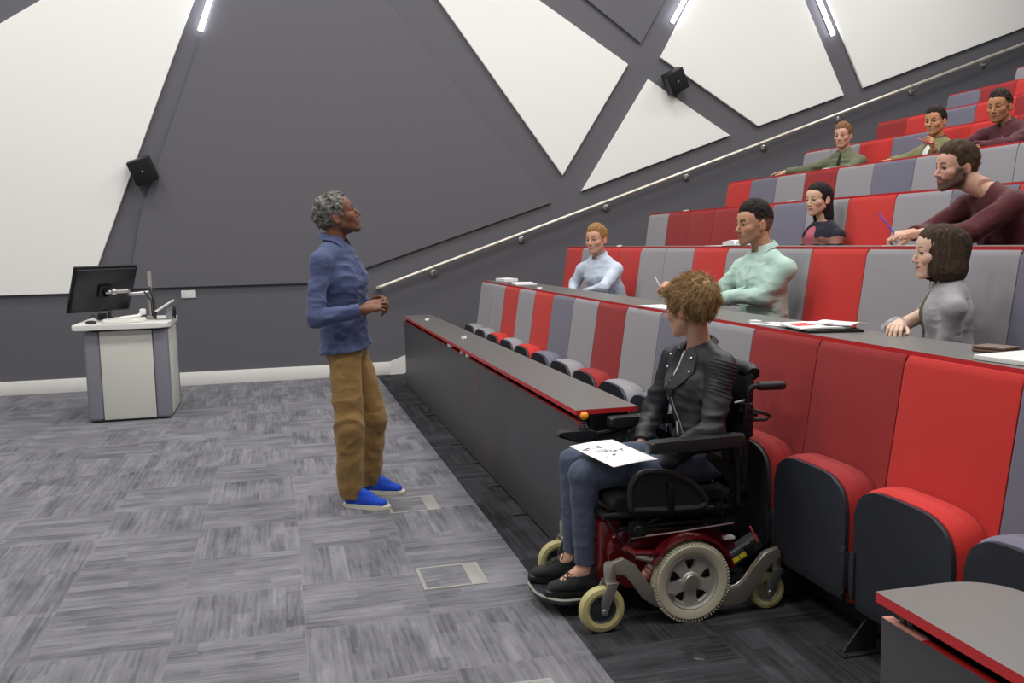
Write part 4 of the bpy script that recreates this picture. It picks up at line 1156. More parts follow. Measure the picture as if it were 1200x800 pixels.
def seated(neck, d, head, hf, tier, xs, elR, wrR, elL, wrL, wdt=.185, hu=(0, 0, 1), drop=.095, pelv=None, sh_=(0, 0)):
    sv = np.array([sh_[0], sh_[1], 0.0]); neck, head, elR, wrR, elL, wrL = [np.asarray(v, float)+sv for v in (neck, head, elR, wrR, elL, wrL)]
    sR, sL, r, d = shoulders(neck, d, wdt*.93, drop)
    neck = np.asarray(neck, float); pel = np.asarray(pelv if pelv is not None else (xs-.155, neck[1]+.02, tier+.585), float)
    che = pel*.36+neck*.64+d*.02
    J = dict(head=head, hf=hf, hu=hu, neck=neck, shR=sR, shL=sL, chest=che, pelvis=pel, elR=elR, wrR=wrR, elL=elL, wrL=wrL)
    for k_, s in (('R', 1), ('L', -1)):
        h_ = pel+np.array([-.03, s*.09, -.04]); J['hip'+k_] = h_; J['kn'+k_] = h_+np.array([-.40, s*.05, .0])
        J['an'+k_] = np.array([J['kn'+k_][0]-.02, h_[1]+s*.05, tier+.09]); J['toe'+k_] = J['an'+k_]+np.array([-.17, 0, -.09])
    return J

def lower(B, mt, ms):
    trousers(B, mt, hs=.012, amp=.003)
    for k_ in 'RL': shoe(B, k_, ms, M['black'], h=.008)

C_ = {}
C_['blue_shirt'] = cloth('slate_blue_shirt_cotton', '#465277')
C_['khaki'] = cloth('mustard_brown_chino_cotton', '#8e6f3f')
C_['blue_suede'] = cloth('cobalt_blue_suede', '#0b47c4', .8)
C_['blue_lace'] = mat('light_blue_lace', '#2c62dd', .8)
C_['rubber'] = mat('cream_rubber_sole', '#d9d5c4', .6)
C_['jeans'] = cloth('slim_blue_denim', '#434c61', .85, bump=(500, .3, .001))
C_['darkjeans'] = cloth('dark_denim', '#232838')
C_['leather'] = mat('black_leather', '#29292e', .50, bump=(110, .25, .0015), spec=.45)
C_['mint'] = cloth('mint_shirt_cotton', '#b2cfc3')
C_['paleblue'] = cloth('pale_blue_shirt_cotton', '#c3cede')
C_['greywool'] = cloth('pale_grey_knit', '#a3a2a5', bump=(400, .5, .002))
C_['olive'] = cloth('olive_cotton', '#4a4a2c')
C_['maroon'] = cloth('maroon_knit', '#50171f', bump=(350, .5, .002))
C_['olive_jk'] = cloth('olive_green_jacket_cotton', '#5f634a')
C_['green_jk'] = cloth('moss_green_bomber_cotton', '#777650')
C_['white_tee'] = cloth('white_tee_cotton', '#d8d8d4')
C_['black_tee'] = cloth('black_tee_cotton', '#15151a')
C_['burg'] = cloth('burgundy_shirt_cotton', '#4a1622')
C_['pinktop'] = cloth('rose_pink_knit', '#b0566a', bump=(400, .5, .002))
C_['cardigan'] = vmat('striped_cardigan_knit', .9, bump=(400, .5, .002), sheen=.1)
C_['shoeblack'] = cloth('black_canvas', '#1a1a1c', .8)

def placket(B, m, pts, mb, name='placket', nb=4, w=.013):
    root, org = B[0], B[1]; bm = BM(); pts = [Vector(tuple(np.asarray(p)-org)) for p in pts]
    add_tube(bm, pts, w, 8, flat=.25); o = obj(name, bm, m, root)
    return o

# ---- the lecturer
def lecturer():
    fd = NRM([.90, -.43, 0]); r = np.array([fd[1], -fd[0], 0])
    J = dict(head=(.335, 5.28, 1.660), hf=(.915, -.06, .40), hu=(-.38, -.04, .92), neck=(.312, 5.285, 1.508), shR=(.225, 5.118, 1.415), shL=(.385, 5.445, 1.425),
             chest=(.345, 5.285, 1.30), waist=(.338, 5.30, 1.08), pelvis=(.355, 5.30, .93), elR=(.180, 5.035, 1.112), wrR=(.440, 5.030, 1.150), elL=(.47, 5.50, 1.13), wrL=(.515, 5.245, 1.165),
             hipR=(.335, 5.215, .88), hipL=(.40, 5.40, .88), knR=(.345, 5.165, .485), knL=(.505, 5.40, .49), anR=(.345, 5.255, .10), anL=(.475, 5.515, .10), toeR=(.548, 5.125, 0), toeL=(.672, 5.42, 0), base=(.40, 5.30, 0))
    p = dict(skin='#7b523d', rosy='#8a5642', lip='#7a4a43', hair='#1f1d1c', hair2='#a09c95', cf=(75, 75, 75), style='curly', top=.016, side=.008, back=.010, hairline=.076, rise=.6, nape=-.05, amp=.0060, hairh=.0024, scale=1.03, build=1.06, iris='#1a100a', beard=.30, chin=1.0, jaw=1.0, nose=1.1, neckr=.053, w=.98, ns=2600, len=.008, mess=1.2, slift=.9, sr=.0013,
             hR=dict(s=1.08, d=(.88, .30, .22), n=(-.25, -.75, .55), curls=[(12, 32, 20), (22, 38, 22), (32, 42, 25), (40, 45, 25)], thumb=(.35, .2)),
             hL=dict(s=1.08, d=(.60, -.72, .18), n=(.62, .45, .62), curls=[(30, 40, 20), (38, 42, 25), (42, 45, 25), (48, 45, 25)], thumb=(.3, .1)), hh=.0028)
    B = person('grey-haired lecturer standing in a slate-blue shirt, mustard trousers and blue shoes, hands clasped', J, p)
    B_ = garment('shirt', B, C_['blue_shirt'], cuff=.022, hs=.0048, amp=.0065, seed=2, f=(8, 8, 17), hem=1.12, flare=.018, elbow=.048, cuffr=.036, slim=1, neckcut=.056, off=.018, build=1.05)
    collar(B, C_['blue_shirt'], rn=.060, h=.040, spread=.044, tip=.060, front=fd, par=B_, gap=.9)
    for k_ in 'RL':     # turned cuffs
        bm = BM(); a = B[2]['wr'+k_]; d = NRM(B[2]['el'+k_]-a); q = Vector(tuple(a+d*.022-B[1])); e = Vector(tuple(a+d*.075-B[1]))
        add_tube(bm, [q, q+(e-q)*.1, q+(e-q)*.9, e], [.034, .0375, .040, .037], 20); obj('cuff', bm, C_['blue_shirt'], B_)
    front_strip(B, B_, C_['blue_shirt'], fd, 1.42, .88, M['ink'], nb=6)
    J_ = B[2]; fr = fd
    trousers(B, C_['khaki'], hs=.0052, amp=.0068, seed=8, f=(10, 10, 9), thigh=.090, knee=.080, hemr=.070, hemcut=-.035, wst=.93)
    for k_ in 'RL': shoe(B, k_, C_['blue_suede'], C_['rubber'], 'bright blue suede lace-up shoe with cream sole', mlace=C_['blue_lace'])
    return B
LECT = lecturer()

# ---- woman in the wheelchair
def wheelwoman():
    fd = NRM([-.98, .2, 0])
    J = dict(head=(1.632, 3.475, 1.213), hf=(-.52, .84, -.10), hu=(0, -.0, 1), neck=(1.690, 3.50, 1.045), shR=(1.645, 3.650, .985), shL=(1.715, 3.345, .985),
             chest=(1.675, 3.50, .88), waist=(1.69, 3.50, .71), pelvis=(1.705, 3.50, .585), elR=(1.585, 3.735, .755), wrR=(1.475, 3.62, .625), elL=(1.640, 3.285, .740), wrL=(1.455, 3.395, .585),
             hipR=(1.66, 3.585, .575), hipL=(1.66, 3.415, .575), knR=(1.165, 3.60, .578), knL=(1.150, 3.43, .565), anR=(1.150, 3.585, .175), anL=(1.152, 3.43, .175), toeR=(.968, 3.625, .078), toeL=(.985, 3.44, .078), fnR=(.02, 0, 1), fnL=(.02, 0, 1), base=(1.66, 3.5, 0))
    p = dict(skin='#c79b82', rosy='#c98774', lip='#b56a63', hair='#735838', hair2='#bd9c6e', style='tousled', top=.015, side=.012, back=.014, hairline=.068, nape=-.078, rise=.55, amp=.009, tex=(30, 14, 18), scale=.97, fem=1, jaw=.92, neckr=.045, build=.86, limb=.88, hairh=.0026,
             ns=7000, len=.034, mess=.22, slift=.34, sr=.0013, iris='#35404a', tipmix=.25, fw=.062, flow=(0, .15, 0),
             hR=dict(d=(-.80, -.30, -.42), n=(-.35, .25, .9), curl=(12, 18, 10), s=.92), hL=dict(d=(-.93, .18, -.28), n=(-.25, -.1, .95), curl=(12, 18, 12), s=.92))
    B = person('woman in black leather jacket and blue jeans seated in the powered wheelchair, looking away', J, p)
    org = B[1]
    # jacket, open over a pale top
    jf = NRM([-.95, .12, .0])
    garment('top', B, C_['white_tee'], sleeves=(0, 0), inner=True, hs=.009, off=.004, amp=.002, build=.84, hem=1.05, neckcut=.058)
    ch = np.array([1.555, 3.525, .86])
    jk = garment('jacket', B, C_['leather'], cuff=.012, hs=.0042, off=.016, amp=.0065, seed=4, f=(9, 9, 17), hem=1.0, flare=.004, shoulder=.064, elbow=.052, cuffr=.039, build=.92, neckcut=.056,
                 openv=[((1.545, 3.515, .62), np.array([.10, .026, .14]), None), ((1.575, 3.51, 1.01), np.array([.08, .030, .10]), None)])
    from mathutils.bvhtree import BVHTree
    tree = BVHTree.FromPolygons([v.co.copy() for v in jk.data.vertices], [tuple(f.vertices) for f in jk.data.polygons])
    def on(y, z, out=0, fallback=1.56):
        """a point on the jacket front, hit from the front"""
        o3 = Vector((1.2, y, z))-Vector(tuple(org)); hit = tree.ray_cast(o3, Vector((1, 0, 0)))
        x = hit[0].x if hit[0] is not None and hit[0].x < .02 else fallback-org[0]
        return Vector((x-out, y-org[1], z-org[2]))
    def nearp(pt, out=0.0):
        h_ = tree.find_nearest(Vector(tuple(pt))-Vector(tuple(org))); return h_[0]+h_[1]*out
    for k_, sy in (('L', -1), ('R', 1)):
        a, b = B[2]['sh'+k_], B[2]['el'+k_]; d = NRM(b-a)
        for q in range(10):
            bm = BM(); c = a+d*(-.02+.015*q); pts = []
            u_ = NRM(np.array([0, sy, 0])-d*(d@np.array([0, sy, 0]))); v_ = np.cross(d, u_)
            for i in range(13):
                an = -1.5+3.0*i/12; pts.append(nearp(c+(u_*math.cos(an)+v_*math.sin(an))*.07+d*.012*math.cos(an), .001))
            add_tube(bm, pts, .0026, 6); obj('quilted_rib', bm, C_['leather'], jk)
    yb = 3.505
    for s in (-1, 1):
        rows = [[(.030, 1.040), (.058, 1.052)], [(.026, 1.01), (.088, 1.015)], [(.024, .975), (.100, .955)], [(.016, .93), (.085, .915)], [(.008, .885), (.048, .885)], [(.0, .845), (.012, .845)]]
        bm = BM(); V0 = [[bm.verts.new(on(yb+s*a_, z_, .012)) for a_ in (row[0], row[0]*.5+row[1]*.5, row[1])] for row in [[r_[0][0], r_[1][0]] and [r_[0][0], r_[1][0]] for r_ in rows] for z_ in [0]] if False else []
        T0, T1 = [], []
        for (a0, z0), (a1, z1) in rows:
            T0.append([bm.verts.new(on(yb+s*(a0+(a1-a0)*k/3), z0+(z1-z0)*k/3, .013)) for k in range(4)])
            T1.append([bm.verts.new(on(yb+s*(a0+(a1-a0)*k/3), z0+(z1-z0)*k/3, .004)) for k in range(4)])
        for W_ in (T0, T1):
            for a_, b_ in zip(W_, W_[1:]):
                for k in range(3): bm.faces.new((a_[k], a_[k+1], b_[k+1], b_[k]))
        for e in (0, 3):
            for a_, b_, c_, d_ in zip(T0, T0[1:], T1, T1[1:]): bm.faces.new((a_[e], b_[e], d_[e], c_[e]))
        for e in (0, -1):
            for k in range(3): bm.faces.new((T0[e][k], T0[e][k+1], T1[e][k+1], T1[e][k]))
        obj('lapel', bm, C_['leather'], jk)
        for (y_, z_) in ((yb+s*.088, .958), (yb+s*.074, 1.012)):
            bm = BM(); add_ball(bm, on(y_, z_, .015), .0065, seg=10); obj('stud', bm, M['chrome'], jk)
    bm = BM(); add_tube(bm, [on(yb-.006, .855, .004), on(yb-.018, .80, .004), on(yb-.035, .74, .004), on(yb-.055, .68, .004)], .0032, 8); obj('zip', bm, M['silver'], jk)
    bm = BM(); add_tube(bm, [on(yb+.095, .865, .005), on(yb+.07, .82, .005)], .0034, 8); obj('pocket_zip', bm, M['silver'], jk)
    collar(B, C_['leather'], rn=.054, h=.034, spread=.028, tip=.02, front=jf, par=jk, gap=2.0, up0=-.018)
    trousers(B, C_['jeans'], hs=.0046, amp=.0022, seed=12, f=(14, 14, 15), thigh=.078, knee=.060, hemr=.044, hemcut=.022, wv=.95)
    for k_ in 'RL': shoe(B, k_, C_['shoeblack'], M['black'], w=.038)
    return B
WOMAN = wheelwoman()

# ---- students
def tie(name, B, m, pts, r): bm = BM(); add_tube(bm, [Vector(tuple(np.asarray(q)-B[1])) for q in pts], r, 8); return obj(name, bm, m, B[0])

def stu_A():
    J = seated((2.765, 7.74, 1.335), (-.82, -.57), (2.725, 7.70, 1.497), (-.78, -.62, .02), .345, 3.035, (2.60, 7.97, 1.10), (2.53, 7.80, 1.03), (2.69, 7.45, 1.09), (2.57, 7.68, 1.03), wdt=.195, hu=(.10, .12, 1))
    p = dict(skin='#d2a088', rosy='#d68a75', lip='#b8645c', hair='#7d5a36', hair2='#b28c58', style='short', top=.026, side=.010, back=.010, hairline=.070, smile=1.0, floor=.345, build=1.04, ns=1200, len=.014, beard=.08, iris='#3a4a5a', flow=(0, .6, .3), w=1.03, hh=.0034)
    B = person('man in a pale blue shirt smiling in the second row, nearest the wall', J, p)
    s = garment('shirt', B, C_['paleblue'], hs=.008, amp=.006, seed=21, shoulder=.060, elbow=.050, f=(8, 8, 14)); collar(B, C_['paleblue'], rn=.060, front=(-.82, -.57, 0), par=s, gap=.7); front_strip(B, s, C_['paleblue'], (-.82, -.57), 1.27, 1.06, M['white_plastic'], nb=3); lower(B, C_['darkjeans'], C_['shoeblack'])

def stu_B():
    J = seated((2.795, 4.925, 1.402), (-.97, -.25), (2.735, 4.945, 1.570), (-.985, -.06, .0), .345, 3.035, (2.62, 5.17, 1.145), (2.385, 5.285, 1.195), (2.72, 4.80, 1.145), (2.46, 4.93, 1.135), wdt=.20, sh_=(.07, .13))
    p = dict(skin='#c49275', rosy='#c27f68', lip='#a5675c', hair='#1b1613', hair2='#2e2621', style='fade', top=.028, side=.003, back=.004, hairline=.066, fade=1, floor=.345, build=1.05, ns=900, len=.010, beard=.30, iris='#2a1a10', nose=1.1, browth=1.5, flow=(0, .5, .5), scale=1.03, neckr=.055,
             hR=dict(d=(-.80, .55, .12), n=(-.1, -.55, .8), curls=[(45, 60, 35), (60, 70, 35), (70, 70, 35), (75, 70, 35)], thumb=(.1, .6)), hL=dict(d=(-.95, .3, 0), n=(0, 0, 1)))
    B = person('dark-haired man in a mint green shirt in the second row, seen in profile', J, p)
    s = garment('shirt', B, C_['mint'], hs=.0062, amp=.006, seed=31, shoulder=.063, elbow=.053, cuffr=.038, f=(8, 8, 14)); collar(B, C_['mint'], rn=.062, h=.046, front=(-.97, -.25, 0), par=s, gap=.7); front_strip(B, s, C_['mint'], (-.97, -.25), 1.32, 1.0, M['white_plastic'], nb=4); lower(B, C_['darkjeans'], C_['shoeblack'])
    return J

def stu_C():
    J = seated((2.775, 3.325, 1.275), (-.82, .57), (2.725, 3.345, 1.410), (-.93, .36, .02), .345, 3.035, (2.56, 3.43, 1.07), (2.40, 3.17, 1.124), (2.70, 3.24, .99), (2.56, 3.30, .98), wdt=.165, sh_=(.09, .12))
    p = dict(skin='#d8b49e', rosy='#d99a88', lip='#bd6f6a', hair='#2a1f19', hair2='#513e30', style='bob', top=.009, side=.010, back=.020, smile=.75, floor=.345, fem=1, jaw=.9, build=.86, limb=.85, scale=.95, amp=.0035, cf=(150, 150, 12), hairh=.0024, tex=(130, 130, 9), neckr=.043, iris='#35281e', nape=-.137,
             hR=dict(d=(-.65, -.6, 0), n=(.1, 0, 1), s=.9), hL=dict(d=(-.9, .2, -.3), n=(.1, 0, 1), s=.9))
    B = person('woman with a dark brown bob and pale grey cardigan in the second row, smiling', J, p)
    garment('top', B, C_['olive'], sleeves=(0, 0), inner=True, hs=.010, off=.010, amp=.002, build=.84, hem=1.0, neckcut=.060)
    d = NRM([-.82, .57, 0]); c = J['chest']+d*.15
    R = np.array([d, np.cross([0, 0, 1], d), [0, 0, 1]])
    garment('cardigan', B, C_['greywool'], hs=.0055, amp=.005, seed=41, shoulder=.052, elbow=.044, cuffr=.034, build=.88, off=.015, f=(8, 8, 15), openv=[(c, np.array([.11, .085, .22]), R)], neckcut=.062); lower(B, C_['darkjeans'], C_['shoeblack'])

def stu_D():
    J = seated((3.700, 4.165, 1.705), (-.99, .05), (3.565, 4.275, 1.842), (-.985, .12, .0), .69, 4.01, (3.52, 4.42, 1.50), (3.335, 4.31, 1.50), (3.47, 4.05, 1.50), (3.33, 4.22, 1.50), wdt=.20, hu=(.03, -.05, 1), drop=.06, pelv=(3.865, 4.15, 1.275))
    J['chest'] = np.array([3.775, 4.160, 1.53])
    p = dict(skin='#cfa08a', rosy='#cf8b76', lip='#b0655c', hair='#32251b', hair2='#5c4632', style='short', top=.024, side=.006, back=.006, hairline=.072, floor=.69, build=1.06, beard=.92, iris='#2c2219', ns=1500, len=.03, mess=.12, slift=.10, sr=.0011, flow=(0, -1.0, .1), whorl=(0, .2, .1), amp=.0025, tex=(70, 9, 30), scale=1.02, neckr=.055,
             hR=dict(d=(-.75, .58, -.05), n=(-.15, -.35, .9), curls=[(30, 45, 30), (38, 50, 30), (42, 55, 30), (45, 55, 30)], thumb=(.1, .6)), hL=dict(d=(-.95, .25, -.02), n=(0, 0, 1), curl=(12, 15, 10)))
    B = person('bearded man in a maroon sweater writing with a purple pen in the third row', J, p)
    garment('sweater', B, C_['maroon'], hs=.0060, amp=.005, seed=51, shoulder=.066, elbow=.056, cuffr=.039, f=(8, 8, 14), cuff=.01, build=1.03, neckcut=.060)
    bm = BM(); ax = NRM(J['head']-J['neck']); add_lathe(bm, [(.056, -.012), (.064, -.010), (.066, 0), (.060, .007), (.054, .004)], tuple(J['neck']-B[1]+ax*.018-np.array([.0, 0, .01])), tuple(ax), 32, close=True); obj('neck_band', bm, C_['maroon'], B[0])
    lower(B, C_['darkjeans'], C_['shoeblack']); return J

def stu_E():
    J = seated((3.845, 5.925, 1.585), (-.98, -.18), (3.795, 5.93, 1.757), (-.95, -.28, -.03), .69, 4.01, (3.76, 6.12, 1.35), (3.60, 6.0, 1.33), (3.80, 5.74, 1.34), (3.60, 5.84, 1.32), wdt=.155, sh_=(.08, .13))
    p = dict(skin='#d9b195', rosy='#d69b84', lip='#b5655f', hair='#141114', hair2='#2a2427', style='long', top=.012, side=.006, back=.012, floor=.69, fem=1, jaw=.9, build=.84, limb=.85, scale=.95, amp=.003, cf=(150, 150, 10), tex=(120, 120, 7), neckr=.042, iris='#1a100a', nape=-.24, nose=.85)
    B = person('woman with long black hair and a dark patterned cardigan in the third row', J, p)
    garment('top', B, C_['pinktop'], sleeves=(0, 0), inner=True, hs=.009, off=.010, amp=.002, build=.84, hem=1.0, neckcut=.062)
    d = NRM([-.98, -.18, 0]); c = J['chest']+d*.14+np.array([0, 0, .02]); R = np.array([d, np.cross([0, 0, 1], d), [0, 0, 1]])
    def col(P):
        navy, sand, pale = L3('#1d1e2e'), L3('#9a6f63'), L3('#a8a39a')
        z = P[:, 2]-J['neck'][2]; w_ = vnoise(P[:, 0]*30, P[:, 1]*30, P[:, 2]*8)*.01
        c_ = np.tile(navy, (len(P), 1)); c_[(z+w_ < -.100) & (z+w_ > -.150)] = sand; c_[(z+w_ < -.165)] = sand*.8+pale*.2; c_[(z+w_ < -.18) & (z+w_ > -.20)] = navy
        return c_
    garment('cardigan', B, C_['cardigan'], hs=.0062, amp=.004, seed=61, shoulder=.050, elbow=.043, cuffr=.034, build=.87, off=.016, openv=[(c, np.array([.10, .058, .22]), R)], neckcut=.066, col=col); lower(B, C_['darkjeans'], C_['shoeblack'])

def stu_F():
    J = seated((5.735, 8.515, 2.335), (-.90, -.43), (5.705, 8.50, 2.507), (-.80, -.60, -.03), 1.38, 5.96, (5.50, 8.78, 2.19), (5.33, 8.955, 2.178), (5.60, 8.28, 2.14), (5.42, 8.42, 2.14), wdt=.20)
    p = dict(skin='#cfa089', rosy='#cf8c78', lip='#b0695f', hair='#6b4b30', hair2='#93704a', style='short', top=.026, side=.009, back=.009, hairline=.070, floor=1.38, build=1.03, beard=.15, iris='#3a4038', hh=.0036, ns=800, len=.014, flow=(0, .5, .4), hR=dict(d=(-.5, .86, .0), n=(0, 0, 1), curl=(12, 16, 10)), hL=dict(d=(-.7, .5, 0), n=(0, 0, 1)))
    B = person('man in a plain olive jacket resting one hand on the desk nearest the wall', J, p)
    garment('t_shirt', B, C_['black_tee'], sleeves=(0, 0), inner=True, hs=.010, off=.006, amp=.002, hem=1.0)
    d = NRM([-.90, -.43, 0]); c = J['chest']+d*.17; R = np.array([d, np.cross([0, 0, 1], d), [0, 0, 1]])
    s = garment('jacket', B, C_['olive_jk'], hs=.0075, amp=.006, seed=71, shoulder=.064, elbow=.054, cuffr=.040, off=.018, openv=[(c+np.array([0, 0, .02]), np.array([.12, .022, .18]), R)], f=(8, 8, 14)); collar(B, C_['olive_jk'], rn=.062, h=.03, spread=.014, tip=.01, front=d, par=s, gap=1.1); lower(B, C_['darkjeans'], C_['shoeblack'])

def stu_G():
    J = seated((5.735, 7.11, 2.315), (-.95, -.30), (5.70, 7.105, 2.485), (-.90, -.42, -.03), 1.38, 5.96, (5.55, 7.36, 2.16), (5.36, 7.27, 2.15), (5.50, 6.86, 2.145), (5.405, 6.75, 2.20), wdt=.195, sh_=(.06, .08))
    p = dict(skin='#bd8963', rosy='#bd785a', lip='#96584e', hair='#1c1613', hair2='#372a22', style='short', top=.022, side=.007, back=.008, hairline=.066, smile=.9, floor=1.38, build=1.0, iris='#1a100a', hh=.0036, ns=700, len=.010, flow=(0, .5, .4), hL=dict(d=(-.35, -.2, .9), n=(.5, -.75, .2), curls=[(50, 60, 30), (55, 65, 30), (65, 65, 30), (70, 65, 30)], thumb=(.1, .6)), hR=dict(d=(-.8, -.3, 0), n=(0, 0, 1)))
    B = person('smiling man in a green bomber jacket over a white t-shirt, holding a pink pen', J, p)
    garment('t_shirt', B, C_['white_tee'], sleeves=(0, 0), inner=True, hs=.009, off=.008, amp=.002, hem=1.0, neckcut=.060)
    d = NRM([-.95, -.30, 0]); c = J['chest']+d*.17+np.array([0, 0, .0]); R = np.array([d, np.cross([0, 0, 1], d), [0, 0, 1]])
    s = garment('jacket', B, C_['green_jk'], hs=.0075, amp=.006, seed=81, shoulder=.062, elbow=.053, cuffr=.040, off=.018, openv=[(c+np.array([0, 0, .03]), np.array([.12, .070, .22]), R)], f=(8, 8, 14)); collar(B, C_['black_tee'], rn=.062, h=.03, spread=.014, tip=.01, front=d, par=s, gap=1.2); lower(B, C_['darkjeans'], C_['shoeblack'])
    return J

def stu_H():
    J = seated((5.665, 6.235, 2.325), (-.93, -.36), (5.605, 6.255, 2.475), (-.90, -.38, -.06), 1.38, 5.96, (5.42, 6.45, 2.16), (5.37, 6.20, 2.15), (5.47, 6.00, 2.155), (5.36, 6.24, 2.17), wdt=.205, drop=.055, pelv=(5.80, 6.2, 1.965))
    p = dict(skin='#b57f5c', rosy='#b36f54', lip='#8e544c', hair='#1a1411', hair2='#3a2c22', style='fade', top=.024, side=.004, back=.006, hairline=.064, fade=1, floor=1.38, build=1.05, iris='#1a100a', hh=.0036, curl=1, amp=.005, ns=700, len=.007, mess=1., slift=.8, beard=.2, hR=dict(d=(.2, -.95, 0), n=(-.3, 0, 1)), hL=dict(d=(.1, .95, 0), n=(-.3, 0, 1)))
    B = person('young man with short dark curls and burgundy shirt leaning on folded arms', J, p)
    s = garment('shirt', B, C_['burg'], hs=.0075, amp=.006, seed=91, shoulder=.064, elbow=.055, cuffr=.040, f=(8, 8, 14)); collar(B, C_['burg'], rn=.060, h=.042, front=(-.93, -.36, 0), par=s, gap=.7); front_strip(B, s, C_['burg'], (-.93, -.36), 2.26, 2.05, M['white_plastic'], nb=3); lower(B, C_['darkjeans'], C_['shoeblack'])
JA = stu_A(); JB = stu_B(); stu_C(); JD = stu_D(); stu_E(); stu_F(); JG = stu_G(); stu_H()
